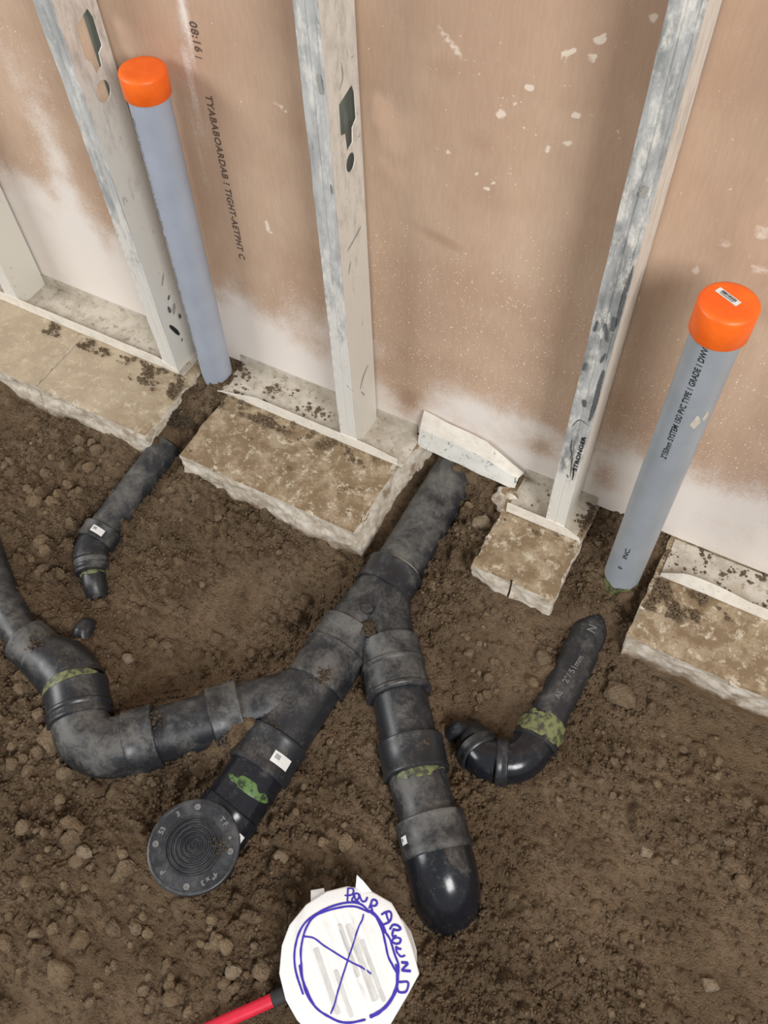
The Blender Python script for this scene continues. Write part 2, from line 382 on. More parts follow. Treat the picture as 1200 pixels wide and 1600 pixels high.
# ------------------------------------------------------------------ ground height
def vnoise(X, Y, scale, seed):
    r = np.random.default_rng(seed); T = r.random((256, 256))
    x = X/scale+1000.3; y = Y/scale+1000.7; xi = np.floor(x).astype(int); yi = np.floor(y).astype(int)
    fx = x-xi; fy = y-yi; fx = fx*fx*fx*(fx*(fx*6-15)+10); fy = fy*fy*fy*(fy*(fy*6-15)+10)
    g = lambda a, b: T[a % 256, b % 256]
    return (g(xi, yi)*(1-fx)*(1-fy)+g(xi+1, yi)*fx*(1-fy)+g(xi, yi+1)*(1-fx)*fy+g(xi+1, yi+1)*fx*fy)*2-1
CP = np.array([  # x, y, z of the soil surface
 (-.95, -.30, -.055), (-.73, -.27, -.052), (-.64, -.28, -.088), (-.50, -.29, -.075), (-.36, -.27, -.045), (-.60, -.42, -.075), (-.45, -.38, -.07), (-.52, -.52, -.07), (-.42, -.50, -.085),
 (-.298, -.24, -.045), (-.30, -.15, -.028), (-.30, -.09, -.012), (-.30, -.02, -.004), (-.25, -.285, -.055), (-.09, -.285, -.068), (.02, -.29, -.075), (.11, -.29, -.088),
 (-.20, -.38, -.115), (-.10, -.42, -.13), (0, -.42, -.135), (.08, -.40, -.125), (-.04, -.50, -.135), (-.12, -.55, -.125), (.03, -.56, -.125), (-.22, -.50, -.10), (-.27, -.57, -.085), (-.20, -.61, -.085),
 (.14, -.25, -.08), (.15, -.10, -.055), (.205, -.03, -.012), (.25, -.02, -.012), (.26, -.10, -.045), (.28, -.16, -.055), (.28, -.24, -.07), (.36, -.26, -.058), (.42, -.25, -.05), (.48, -.25, -.06),
 (.54, -.13, -.04), (.545, -.07, -.012), (.54, -.02, .002), (.60, -.02, .006), (.58, -.20, -.07), (.61, -.26, -.10), (.70, -.26, -.095), (.80, -.26, -.10), (1.0, -.28, -.10),
 (.35, -.35, -.08), (.42, -.38, -.095), (.47, -.42, -.095), (.45, -.33, -.065), (.62, -.33, -.085), (.70, -.40, -.075), (.62, -.45, -.07), (.50, -.55, -.075), (.60, -.60, -.07), (.75, -.55, -.075), (.90, -.45, -.07), (.90, -.62, -.065), (.75, -.75, -.075),
 (.25, -.52, -.088), (.28, -.60, -.08), (.33, -.68, -.072), (.25, -.72, -.07), (.24, -.80, -.075), (.42, -.72, -.08), (.56, -.76, -.088), (.60, -.88, -.08), (.45, -.95, -.07),
 (.10, -.70, -.085), (.06, -.78, -.085), (-.05, -.82, -.075), (-.15, -.82, -.06), (-.25, -.76, -.055), (-.36, -.72, -.05), (-.02, -.92, -.05), (.08, -.90, -.06), (.10, -1.0, -.045), (.25, -.92, -.055), (.30, -1.0, -.05),
 (-.30, -.90, -.05), (-.6, -.7, -.05), (-.9, -.5, -.06), (0, -1.3, -.05), (.6, -1.2, -.07), (1.1, -.9, -.06), (1.3, -.4, -.08), (-1.2, -.9, -.06)])
def seg_d(X, Y, a, b):
    ax, ay = a[0], a[1]; dx, dy = b[0]-ax, b[1]-ay; L = dx*dx+dy*dy+1e-12
    s = np.clip(((X-ax)*dx+(Y-ay)*dy)/L, 0, 1); return np.hypot(X-ax-s*dx, Y-ay-s*dy), s
BIG = [MAIN, WYE1, MAINHUB, WYE2, W2HUB, GLOSS, GLOSS2, LBR, LHUB0, LPIPE, LHUB1, LELB, LBIG, LSMALL[:3], RBR, RHUB1, RPIPE1, RHUB2, RPIPE2, RHUB3, RELB[:4]]
SML = [SL[1:], SL_E, SL_T[:2], SR[1:], SR_E, SR_E2, SR_T[:2], LSMALL[2:]]
# (x, y, sigma, z): soil packed in crotches and over buried ends
BUMPS = [(.226, -.385, .016, -.014), (.232, -.405, .014, -.016), (.122, -.640, .020, -.018), (.138, -.622, .012, -.018), (.142, -.638, .018, -.030), (.09, -.66, .02, -.05), (.15, -.655, .014, -.04),
         (-.318, -.165, .03, -.028), (-.33, -.12, .03, -.012), (-.335, -.228, .010, -.026), (-.29, -.05, .03, -.004), (.205, .0, .03, -.002), (.24, -.0, .03, -.004), (.54, -.13, .03, -.033), (.518, -.15, .018, -.045),
         (.487, -.466, .009, -.04), (.522, -.34, .02, -.052), (.515, -.30, .02, -.05), (.27, -.27, .03, -.065), (.56, -.10, .03, -.018), (-.212, -.635, .014, -.040), (-.25, -.60, .02, -.068), (-.20, -.60, .016, -.068), (.520, -.182, .018, -.040), (.578, -.175, .014, -.045), (.546, -.150, .016, -.046)]
def base_h(X, Y):
    wsum = np.zeros_like(X); h = np.zeros_like(X)
    for x, y, z in CP:
        q = 1/(((X-x)**2+(Y-y)**2)+.0016)**2; wsum += q; h += q*z
    h /= wsum
    for L, rr, off in ((BIG, .0445, -.012), (SML, .03, -.006)):
        for P in L:
            for a, b in zip(P, P[1:]):
                d, s = seg_d(X, Y, a, b); zc = a[2]+(b[2]-a[2])*s+off
                k = np.exp(-np.clip(d-rr*.9, 0, 9)**2/(2*.022**2))*.85
                h = h+(np.minimum(h, zc)*0+zc-h)*k*np.where(h > zc, 1, .55)
    for x, y, s, z in BUMPS:
        h = h+(z-h)*np.exp(-((X-x)**2+(Y-y)**2)/(2*s*s))
    return h
def axis(segs):
    out = [segs[0][0]]
    for a, b, st in segs:
        n = int(round((b-a)/st)); out += [a+(b-a)*(i+1)/n for i in range(n)]
    return np.array(out)
GX = axis([(-2.4, -1.0, .05), (-1.0, -.86, .01), (-.86, 1.0, .0025), (1.0, 1.2, .01), (1.2, 2.6, .05)])
GY = axis([(-2.6, -1.3, .05), (-1.3, -1.16, .01), (-1.16, .0, .0025), (.0, .12, .01)])
X, Y = np.meshgrid(GX, GY, indexing='ij')
H = base_h(X, Y)
d_, _s = seg_d(X, Y, (-.095, -1.0), (-.04, -.888)); H += .016*np.exp(-(d_/.011)**2)
roughm = np.clip(.62+.55*vnoise(X, Y, .16, 3), .22, 1.1)
smooth_r = np.exp(-(((X-.68)/.14)**2+((Y+.52)/.12)**2)); smooth_l = np.exp(-(((X+.05)/.16)**2+((Y+.48)/.1)**2))
roughm *= 1-.5*smooth_r-.35*smooth_l
for sc, am, sd in ((.11, .012, 11), (.045, .0075, 12), (.021, .0044, 13), (.011, .0034, 14), (.0062, .0024, 15)):
    H += am*(vnoise(X, Y, sc, sd)*(.55 if sc > .04 else 1))*(roughm if sc < .05 else 1)
fi0 = np.searchsorted(GX, -.86); fj0 = np.searchsorted(GY, -1.16)
# lumps pressed into the surface
for k in range(15000):
    px, py = rng.uniform(-.84, .98), rng.uniform(-1.14, -.0)
    r = .0026+.0100*rng.random()**3.6
    i = int(round((px+.86)/.0025))+fi0; j = int(round((py+1.16)/.0025))+fj0; q = int(r*1.5/.0025)+1
    if i-q < 0 or j-q < 0 or i+q >= len(GX) or j+q >= len(GY): continue
    if rng.random() > roughm[i, j]*1.1: continue
    xs = X[i-q:i+q+1, j-q:j+q+1]-px; ys = Y[i-q:i+q+1, j-q:j+q+1]-py
    a = rng.random()*3.14; e = rng.uniform(.7, 1.3); u = (xs*math.cos(a)+ys*math.sin(a))*e; v_ = (-xs*math.sin(a)+ys*math.cos(a))/e
    ca = rng.uniform(-.5, .5, 6); cap_ = np.sqrt(np.clip(r*r-u*u-v_*v_, 0, None))*.85
    cap_ = H[i, j]+r*.12+np.minimum(np.minimum(cap_, r*rng.uniform(.45, .75)+ca[0]*u+ca[1]*v_), r*rng.uniform(.55, .9)+ca[2]*1.6*u+ca[3]*1.6*v_)
    m = (u*u+v_*v_) < r*r; sub = H[i-q:i+q+1, j-q:j+q+1]; sub[m] = np.maximum(sub[m], cap_[m])
# keep the soil under the slabs and inside their outline
for k_, (x0, x1, yf) in SLABS.items():
    ins = np.clip(np.minimum(np.minimum((X-x0-.012)/.012, (x1-.012-X)/.012), (Y-yf-.016)/.012), 0, 1)
    H = H+(np.minimum(H, -.125)-H)*ins
    near = np.clip(np.minimum(np.minimum((X-x0+.01)/.01, (x1+.01-X)/.01), (Y-yf+.01)/.01), 0, 1)
    lim = -.004; H = np.where((near > 0) & (H > lim) & (ins < 1), lim, H)
def gh(x, y):
    i = min(max(int(np.searchsorted(GX, x))-1, 0), len(GX)-2); j = min(max(int(np.searchsorted(GY, y))-1, 0), len(GY)-2)
    return float(H[i:i+2, j:j+2].mean())
nx_, ny_ = X.shape
idx = np.arange(nx_*ny_).reshape(nx_, ny_)
quads = np.stack([idx[:-1, :-1], idx[1:, :-1], idx[1:, 1:], idx[:-1, 1:]], -1).reshape(-1, 4)
def np_mesh(name, V, F, k):
    me = bpy.data.meshes.new(name); me.vertices.add(len(V)); me.vertices.foreach_set('co', V.astype(np.float32).ravel())
    me.loops.add(F.size); me.loops.foreach_set('vertex_index', F.astype(np.int32).ravel())
    me.polygons.add(len(F)); me.polygons.foreach_set('loop_start', np.arange(0, F.size, k, dtype=np.int32))
    me.update(calc_edges=True); return me
ground = link('ground', np_mesh('ground', np.stack([X.ravel(), Y.ravel(), H.ravel()], -1), quads, 4), None, M_SOIL, True)
ground['kind'] = 'structure'

# ------------------------------------------------------------------ back wall
wx = axis([(-2.4, -1.0, .1), (-1.0, .95, .006), (.95, 2.4, .1)]); wz = axis([(.004, 1.0, .006), (1.0, 2.5, .1)])
WX, WZ = np.meshgrid(wx, wz, indexing='ij')
def G(x, z, sx, sz, a=1, rot=0):
    c, s = math.cos(rot), math.sin(rot); u = (WX-x)*c+(WZ-z)*s; q = -(WX-x)*s+(WZ-z)*c
    return a*np.exp(-(u/sx)**2-(q/sz)**2)
def sstep(v, a, b):
    t_ = np.clip((v-a)/(b-a), 0, 1); return t_*t_*(3-2*t_)
jit = .035*vnoise(WX, WZ, .06, 21)+.05*vnoise(WX, WZ, .2, 22)
spray = .95*sstep(WZ+jit, .26, .02)
left = (WX < -.373); spray = np.where(left, np.maximum(spray, .95*sstep(WZ+jit*1.3+(WX+.5)*.35, .30, .06)), spray)
spray += np.where(left, G(-.60, .30, .035, .2, .65, -.12)+G(-.62, .50, .03, .12, .25), 0)
spray += np.where((WX > -.34) & (WX < .0), G(-.10, .10, .2, .12, .35)+G(-.25, .16, .03, .06, .3), 0)
spray -= np.where((WX > 0) & (WX < .42), G(.10, .09, .035, .06, .75)+G(.35, .10, .04, .025, .5), 0)
spray += np.where((WX > .03) & (WX < .44), G(.25, .13, .09, .05, .35), 0)
spray += np.where(WX > .45, G(.66, .14, .16, .08, .45)+G(.49, .18, .04, .07, .25)-G(.47, .09, .03, .05, .45), 0)
spray += G(-.233, .72, .007, .09, .9)+G(-.247, .60, .006, .08, .55)+G(-.262, .5, .006, .09, .3)
speck = sstep(WZ+jit, .62, .2)*.75*(WX > .03)+sstep(WZ+jit, .35, .1)*.6+G(.25, .65, .15, .12, .12)+np.where(left, G(-.6, .4, .1, .3, .4), 0)
splat = np.zeros_like(WX)
for (x, z, sx, sz, a, ro) in [(.168, .742, .035, .007, .48, -.7), (.150, .757, .03, .006, .46, -.8), (.185, .748, .02, .008, .46, -.5), (-.11, .607, .02, .006, .55, -.4), (-.09, .60, .014, .004, .6, -.7),
        (-.155, .385, .004, .014, 1, .2), (-.151, .372, .004, .01, 1, .5), (.12, .228, .008, .05, .5, .0), (.095, .21, .02, .02, .35, 0), (.55, .70, .02, .03, .72, 0), (.56, .63, .02, .02, .72, .4), (.52, .60, .012, .01, .75, 0), (.57, .58, .02, .012, .7, 0), (.50, .55, .006, .01, .8, 0),
        (-.40, .75, .03, .008, .5, 0), (-.19, .16, .02, .012, .6, -.5), (-.22, .13, .03, .01, .6, -.3)]:
    splat += G(x, z, sx, sz, a, ro)
for (x, z, r) in [(.257, .724, .0055), (.324, .793, .0035), (.332, .799, .004), (.329, .797, .0035), (.324, .776, .0055), (.300, .778, .0035), (.378, .83, .005), (.225, .682, .007), (.143, .613, .0045), (.16, .612, .0045), (.293, .77, .005), (.317, .707, .005), (.312, .669, .0045), (.335, .71, .004), (.28, .60, .003), (.20, .59, .003), (.215, .575, .004), (.225, .585, .003), (.19, .56, .003), (.29, .655, .004), (.30, .66, .003), (.24, .70, .003)]:
    splat += G(x, z, r, r, 1.4)
scuff = G(.145, .72, .05, .02, .5)+G(.20, .64, .03, .02, .5)+G(.22, .56, .04, .05, .45)+G(.15, .47, .05, .012, .8, -.2)+G(.38, .60, .05, .09, .5)+G(.33, .50, .06, .06, .45)+G(-.05, .5, .05, .2, .4)+G(.10, .09, .03, .04, .9)+G(.6, .52, .03, .02, .6)
WV = np.stack([WX.ravel(), np.full(WX.size, WALL_Y), WZ.ravel()], -1); ni, nj = WX.shape
wi = np.arange(ni*nj).reshape(ni, nj); WF = np.stack([wi[:-1, :-1], wi[1:, :-1], wi[1:, 1:], wi[:-1, 1:]], -1).reshape(-1, 4)
# back and edges, 16 mm behind
bk = len(WV); WV = np.concatenate([WV, [(wx[0], .008, wz[0]), (wx[-1], .008, wz[0]), (wx[-1], .008, wz[-1]), (wx[0], .008, wz[-1])]])
crn = [wi[0, 0], wi[-1, 0], wi[-1, -1], wi[0, -1]]
WF = np.concatenate([WF, [(bk+3, bk+2, bk+1, bk)]+[(crn[i], bk+i, bk+(i+1) % 4, crn[(i+1) % 4]) for i in range(4)]])
wall = link('wall_back', np_mesh('wall_back', WV, WF, 4), None, M_WALL)
for nm, A in (('spray', spray), ('speck', speck), ('splat', splat), ('scuff', scuff)):
    at = wall.data.attributes.new(nm, 'FLOAT', 'POINT'); at.data.foreach_set('value', np.concatenate([A.ravel(), np.zeros(4)]).astype(np.float32))
wall['kind'] = 'structure'
# faded print running down the paper
def wall_print(body, x, z, size, mat, sx=1.0):
    v, f = text_mesh(body, size, 1.12, size*.03)
    return mk('printed_lettering', [(x+q*sx, WALL_Y-.0004, z-p) for p, q in v], f, mat, wall)
wall_print('08:16', -.2265, .690, .017, M_INKFADE)
wall_print('TYABABOARDAB ! TIGHT-AETPHT C', -.2255, .586, .0165, M_INKFADE)
wall_print('|', -.2265, .642, .012, M_INKFADE)

# ------------------------------------------------------------------ concrete slab pieces
def slab(name, key, label, cut=None, notch=None):
    x0, x1, yf = SLABS[key]; zb = -.115; yb = .10
    xs = [x0+(x1-x0)*i/max(2, int((min(x1, 1.2)-max(x0, -1.0))/.004)) for i in range(max(2, int((min(x1, 1.2)-max(x0, -1.0))/.004))+1)]
    n = len(xs)-1
    if cut: xs = sorted(set(xs+[cut-.0022, cut-.0012, cut+.0012, cut+.0022]))
    n = len(xs)-1
    ny = 70; nz = 26
    loop = [(yb, zb)]+[(yb+(yf-yb)*j/ny, 0) for j in range(ny+1)]+[(yf, zb*k/nz) for k in range(1, nz+1)]
    v = []; f = []
    def disp(x, y, z):
        p = Vector((x, y, z)); X_, Y_, Z_ = x, y, z
        fb = lambda q, s: mnoise.fractal(Vector((q.x*s, q.y*s, q.z*s)), .8, 2.1, 5)
        onf = max(0, 1-(y-yf)/.012); sd = min(x-x0, x1-x); ons = max(0, 1-sd/.012); dep = -z
        ed = max(onf, ons)
        rr = ed*(min(1, dep/.01)*.7+.3)
        Y_ += onf*(fb(p, 30)*.004+fb(p, 11)*.006)*(.25+min(1, dep/.02)*.75)
        X_ += ons*(fb(p+Vector((5, 0, 0)), 30)*.004)*(1 if abs(x-x1) < abs(x-x0) else 1)
        if dep < .006:
            chip = max(0, fb(p+Vector((0, 0, 3)), 26)-.12)
            Z_ -= ed*chip*.02+abs(fb(p, 60))*.0012+fb(p, 8)*.0012
        if key == 'B' and x > x1-.02 and dep >= 0:     # right side leans out towards its foot
            k = max(0, 1-(x1-x)/.02); X_ += k*min(dep, .06)*.22+k*(-.006+.02*max(0, (y+.09)/.08 if y > -.09 else 0))
        if key == 'D' and y < yf+.012: Y_ += onf*dep*(.12)
        if key == 'C' and onf > 0: Y_ += onf*dep*.18*max(0, min(1, (.40-x)/.06))
        if cut and abs(x-cut) < .0013:
            if y < yf+.0005: Y_ += .016 if key == 'C' else .006
            elif key == 'A' and z == 0 and y < -.10: Z_ -= .02
        return (X_, Y_, Z_)
    m = len(loop)
    for x in xs:
        for y, z in loop: v.append(disp(x, y, z))
    for i in range(n):
        for j in range(m):
            a = i*m+j; b = i*m+(j+1) % m; f.append((a, b, b+m, a+m))
    # end faces as grids, joined on the same positions
    for x, rev in ((xs[0], False), (xs[-1], True)):
        b0 = len(v)
        for j in range(ny+1):
            for k in range(nz+1):
                v.append(disp(x, yb+(yf-yb)*j/ny, zb*k/nz))
        for j in range(ny):
            for k in range(nz):
                a = b0+j*(nz+1)+k; q = (a, a+1, a+nz+2, a+nz+1); f.append(q[::-1] if rev else q)
    me = bpy.data.meshes.new(name); me.from_pydata(v, [], f)
    bm = bmesh.new(); bm.from_mesh(me); bmesh.ops.remove_doubles(bm, verts=bm.verts, dist=.00005)
    bmesh.ops.recalc_face_normals(bm, faces=bm.faces); bm.to_mesh(me); bm.free()
    o = link(name, me, None, M_CONC); me.shade_smooth(); me.set_sharp_from_angle(angle=math.radians(32))
    return tag(o, label, 'concrete slab')
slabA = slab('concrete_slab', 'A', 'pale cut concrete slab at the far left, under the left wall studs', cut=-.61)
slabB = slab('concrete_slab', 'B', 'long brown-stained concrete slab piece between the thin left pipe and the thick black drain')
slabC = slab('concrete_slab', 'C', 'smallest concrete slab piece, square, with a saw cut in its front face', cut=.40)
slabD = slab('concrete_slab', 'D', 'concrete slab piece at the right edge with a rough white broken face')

def lump(name, loc, r, mat, seed, squash=(1, 1, 1), sub=3, rough=.35, freq=1.3, parent=None):
    bm = bmesh.new(); bmesh.ops.create_icosphere(bm, subdivisions=sub, radius=1)
    for q in bm.verts:
        p = q.co.copy(); s = 1+rough*mnoise.fractal(p*freq+Vector((seed*3.1, seed, 0)), .9, 2, 4)
        # facet: clip by random planes
        q.co = Vector((p.x*squash[0], p.y*squash[1], p.z*squash[2]))*s*r
    rr = random.Random(seed)
    for _ in range(7):
        n = Vector((rr.gauss(0, 1), rr.gauss(0, 1), rr.gauss(0, 1))).normalized(); d = r*rr.uniform(.62, .85)
        for q in bm.verts:
            e = q.co.dot(n)-d
            if e > 0: q.co -= n*e*.85
    me = bpy.data.meshes.new(name); bm.to_mesh(me); bm.free()
    o = link(name, me, parent, mat); me.shade_smooth(); me.set_sharp_from_angle(angle=math.radians(30)); o.location = loc; return o
tag(lump('concrete_chunk', (.326, -.052, -.026), .030, M_CONC, 4, (1.0, .9, 1.15)), 'broken pale concrete chunk under the right end of the bent steel track', 'rubble')
tag(lump('concrete_chunk', (.298, -.108, gh(.298, -.108)+.006), .0155, M_STONE, 9, (1.2, .9, .7)), 'small grey concrete fragment just left of the square slab piece', 'rubble')

# ------------------------------------------------------------------ bottom track pieces
def track(x0, x1, label, lip, xb1=None, dirt=1, back=True, lean=lambda x: 0, xp1=None):
    root = empty('bottom_track', ((x0+x1)/2, -.045, 0)); yl = -.0905; xp1 = xp1 or x1
    n = max(6, int(min(x1-x0, 1.2)/.01)); nz = lambda x, s: mnoise.noise(Vector((x*9, s, 0)))
    sheet('bottom_plate', lambda u, v: (x0+(xp1-x0)*u, yl+(-.0105-yl)*v, .0018+.0006*nz(x0+(xp1-x0)*u, v*3)), n, 4, .0011, M_PLATE, root)
    def lp(u, v):
        x = x0+(x1-x0)*u; h = lip(x); return (x, yl-.0002-.0015*nz(x, 4)-lean(x)*v, .0012+h*v)
    sheet('front_leg', lp, n, 3, .0013, M_TRACK, root)
    if back: sheet('back_leg', lambda u, v: (x0+((xb1 or x1)-x0)*u, -.0102+.0006*nz(x0+(x1-x0)*u, 7), .0012+.026*v), n, 3, .0011, M_PLATE, root)
    place(root); return tag(root, label, 'steel track')
track(-1.5, -.371, 'white steel bottom track on the far left slab', lambda x: .026*min(1, .25+(-.371-x)/.06), xb1=-.345, xp1=-.36)
track(-.274, .118, 'dusty steel bottom track under the middle stud', lambda x: .026*min(1, .25+(x+.274)/.12)*(1-.35*max(0, (x-.06)/.06)), lean=lambda x: .006*max(0, 1-(x+.274)/.08), xp1=.128)
track(.3355, .4716, 'shortest piece of steel bottom track, on the square slab piece', lambda x: .026*min(1, (.4716-x)/.05+.3), xp1=.465)
track(.6166, 1.9, 'steel bottom track with a curled lip at the right edge', lambda x: .028*min(1, .3+(x-.6166)/.05), back=False, lean=lambda x: -.006*math.sin(min(1, (x-.6166)/.14)*math.pi))
# piece of track cut loose and bent up in front of the wall
bt = empty('bent_track', (.22, -.025, 0))
def bent(u, v):
    # three stations along the strip: foot edge, crease, top edge
    x = .130+.200*u; wob = .002*mnoise.noise(Vector((x*25, v*3, 1)))
    top = .084-.012*min(1, u/.62) if u < .62 else .072-.050*(u-.62)/.38
    foot = Vector((x-.001, -.030-.010*u, -.003+.0*u)); crease = Vector((x, -.024-.004*u, .040-.008*u*u)); tp = Vector((x+.004, -.0145-.003*math.sin(u*3), top))
    if u > .62: crease.z = max(.018, crease.z-.02*(u-.62)/.38)
    p = foot.lerp(crease, v/.55) if v < .55 else crease.lerp(tp, (v-.55)/.45)
    return (p.x, p.y+wob, p.z)
sheet('bent_leg', lambda u, v: bent(u, .55+.45*v), 40, 8, .0012, M_TRACK, bt)
sheet('bent_web', lambda u, v: bent(u, .55*v), 40, 10, .0012, M_BENT, bt)
place(bt); tag(bt, 'torn piece of white steel track bent up above the thick black drain pipe', 'steel track')

# ------------------------------------------------------------------ studs
def flat_shape(name, outer, holes, mp, th, mat, parent):
    """flat plate with holes; outline in (a, b), mp maps (a, b, depth) to the world"""
    cu = bpy.data.curves.new(name, 'CURVE'); cu.dimensions = '2D'; cu.fill_mode = 'BOTH'; cu.extrude = th/2
    for L in [outer]+holes:
        s = cu.splines.new('POLY'); s.points.add(len(L)-1); s.use_cyclic_u = True
        for p, (a, b) in zip(s.points, L): p.co = (a, b, 0, 1)
    o = bpy.data.objects.new(name, cu); C.objects.link(o); dg = bpy.context.evaluated_depsgraph_get()
    me = bpy.data.meshes.new_from_object(o.evaluated_get(dg)); bpy.data.objects.remove(o); bpy.data.curves.remove(cu)
    for q in me.vertices: q.co = mp(q.co.x, q.co.y, q.co.z)
    me.name = name; me.materials.clear(); return link(name, me, parent, mat)
def circ(a, b, ra, rb, n=20): return [(a+ra*math.cos(2*math.pi*k/n), b+rb*math.sin(2*math.pi*k/n)) for k in range(n)]
studs = []
def stud(x, label, holes, mf, topx=0.0, z1=2.4, slot=None):
    root = empty('wall_stud', (x+.017, -.045, .003)); yf, yb, wd, z0 = -.0885, -.0118, .033, .003
    lean = lambda z: topx*max(0, z)
    # web on the right, with service holes
    flat_shape('web', [(yf, z0), (yb, z0), (yb, z1), (yf, z1)], holes, lambda a, b, d: (x+wd-.0006+d+lean(b), a, b), .0011, M_WEB, root)
    # front flange: two stamped grooves, knurled left edge
    prof = [(0, .0085), (0, 0.0), (.0035, 0), (.0045, .0), (.0125, 0), (.0140, .0016), (.0156, .0016), (.0170, 0), (.0260, 0), (.0275, .0012), (.0290, 0), (wd, 0)]
    NZ = 200
    def fl(u, v):
        k = v*(len(prof)-1); i = min(int(k), len(prof)-2); s = k-i; px = prof[i][0]+(prof[i+1][0]-prof[i][0])*s; py = prof[i][1]+(prof[i+1][1]-prof[i][1])*s
        z = z0+(z1-z0)*(u**1.6); kn = .0005*math.sin(z*2*math.pi/.006) if px < .004 else 0
        return (x+px+lean(z)+.0006*mnoise.noise(Vector((z*12, px*40, x))), yf+py+kn+.0008*mnoise.noise(Vector((z*14, px*60, x+2))), z)
    sheet('front_flange', fl, NZ, len(prof)-1, .001, mf, root)
    sheet('back_flange', lambda u, v: (x+.0315*v+lean(z0+(z1-z0)*u), yb, z0+(z1-z0)*u), 12, 2, .001, M_BARE_SHADED, root)
    if slot: mk('slot_hole', *lathe((x+slot[0]+lean(slot[1]), yf-.0004, slot[1]), (x+slot[0]+lean(slot[1]), yf+.001, slot[1]), [(0, .0035), (.0006, .0035)], 6), M_INKGREY, root)
    place(root); studs.append(root); return tag(root, label, 'steel stud')
key2 = [(-.0625, .672), (-.030, .680), (-.024, .668), (-.023, .631), (-.034, .624), (-.036, .604), (-.050, .600), (-.053, .627), (-.063, .630)]
key1 = [(-.062, .672), (-.032, .682), (-.026, .668), (-.026, .628), (-.036, .622), (-.038, .604), (-.052, .600), (-.056, .62), (-.064, .628)]
stud(-.8138, 'white-sprayed steel stud at the far left edge of the picture', [], M_FLANGE)
stud(-.4068, 'dented grey steel stud beside the thin left pipe', [key1, circ(-.050, .572, .015, .016)], M_FLANGE, topx=-.012)
stud(0.0, 'middle steel stud with a key-shaped hole and a round hole', [key2, circ(-.044, .579, .0115, .0135)], M_FLANGE)
stud(.4075, 'scraped steel stud left of the thick right pipe', [], M_FLANGE_D)

def mark(root, name, pts, wd, to3, mat):
    P = resample([(a, b, 0) for a, b in pts], .002); v = []; f = []
    for i, p in enumerate(P):
        t_ = (P[min(len(P)-1, i+1)]-P[max(0, i-1)]).normalized(); n = Vector((-t_.y, t_.x, 0)); k = math.sin(math.pi*(i+.5)/(len(P)))**.5*(1+.5*mnoise.noise(Vector((p.x*300, p.y*300, 1))))
        for s in (-1, 1): q = p+n*wd*.5*k*s; v.append(to3(q.x, q.y))
    for i in range(len(P)-1): a = i*2; f.append((a, a+1, a+3, a+2))
    m = mk(name, v, f, mat, root); m.matrix_parent_inverse = Matrix.Translation(-Vector(root.location)); return m
M_SCRAPE = plain('bare_scraped_steel', srgb(104, 108, 108), .5, .2)
M_SCRAPE2 = plain('smudged_steel', srgb(164, 162, 154), .6)
w1 = lambda a, b: (-.4068+.033-.012*b+.0008, a, b); w2 = lambda a, b: (.0338, a, b); f3 = lambda a, b: (a, -.0908, b); f2 = lambda a, b: (a, -.0908, b)
for pts, wd, mt in (([(-.073, .118), (-.064, .098), (-.056, .078)], .009, M_INK), ([(-.062, .156), (-.060, .140)], .008, M_SCRAPE), ([(-.042, .120), (-.040, .108)], .007, M_SCRAPE), ([(-.060, .205), (-.047, .225)], .004, M_SCRAPE2), ([(-.045, .150), (-.054, .130)], .010, M_SCRAPE2), ([(-.056, .060), (-.052, .066)], .004, M_SCRAPE), ([(-.05, .175), (-.056, .168)], .006, M_SCRAPE)):
    mark(studs[1], 'scrape_mark', pts, wd, w1, mt)
for pts, wd, mt in (([(-.071, .449), (-.050, .455), (-.028, .463)], .003, M_SCRAPE2), ([(-.072, .408), (-.063, .425)], .0025, M_SCRAPE2), ([(-.050, .720), (-.050, .700), (-.060, .690)], .002, M_SCRAPE2), ([(-.032, .172), (-.050, .160), (-.063, .140)], .004, M_SCRAPE2), ([(-.06, .13), (-.05, .11)], .003, M_SCRAPE2)):
    mark(studs[2], 'scratch', pts, wd, w2, mt)
for pts, wd, mt in (([(.0255, .725), (.0262, .715), (.0275, .700)], .006, M_SCRAPE2), ([(.029, .575), (.030, .560)], .0015, M_SCRAPE)):
    mark(studs[2], 'scrape_mark', pts, wd, f2, mt)
for pts, wd, mt in (([(.4375, .420), (.4365, .385), (.4375, .350), (.436, .31)], .0065, M_SCRAPE), ([(.4385, .60), (.4375, .55), (.4380, .50)], .004, M_SCRAPE), ([(.432, .515), (.434, .49)], .006, M_SCRAPE), ([(.421, .35), (.424, .335)], .006, M_SCRAPE), ([(.413, .285), (.422, .305), (.436, .300)], .0016, M_SCRAPE),
        ([(.418, .256), (.420, .235), (.425, .215), (.430, .165)], .0016, M_INK), ([(.431, .195), (.4335, .178), (.434, .160)], .0022, M_INK), ([(.424, .17), (.427, .162)], .0018, M_INK), ([(.431, .47), (.424, .50)], .004, M_SCRAPE), ([(.430, .705), (.427, .690)], .008, M_SCRAPE2), ([(.434, .45), (.430, .43)], .003, M_SCRAPE), ([(.412, .42), (.410, .405)], .004, M_SCRAPE), ([(.413, .50), (.412, .48)], .004, M_SCRAPE)):
    mark(studs[3], 'scrape_mark', pts, wd, f3, mt)
v, f = text_mesh('STRONGER', .0085, 1.0, .0003); L = max(a for a, b in v)
m = mk('printed_lettering', [(.4395-b-.003+.001*a/L, -.0908, .186+a*.088/L) for a, b in v], f, M_INK, studs[3]); m.matrix_parent_inverse = Matrix.Translation(-Vector(studs[3].location))

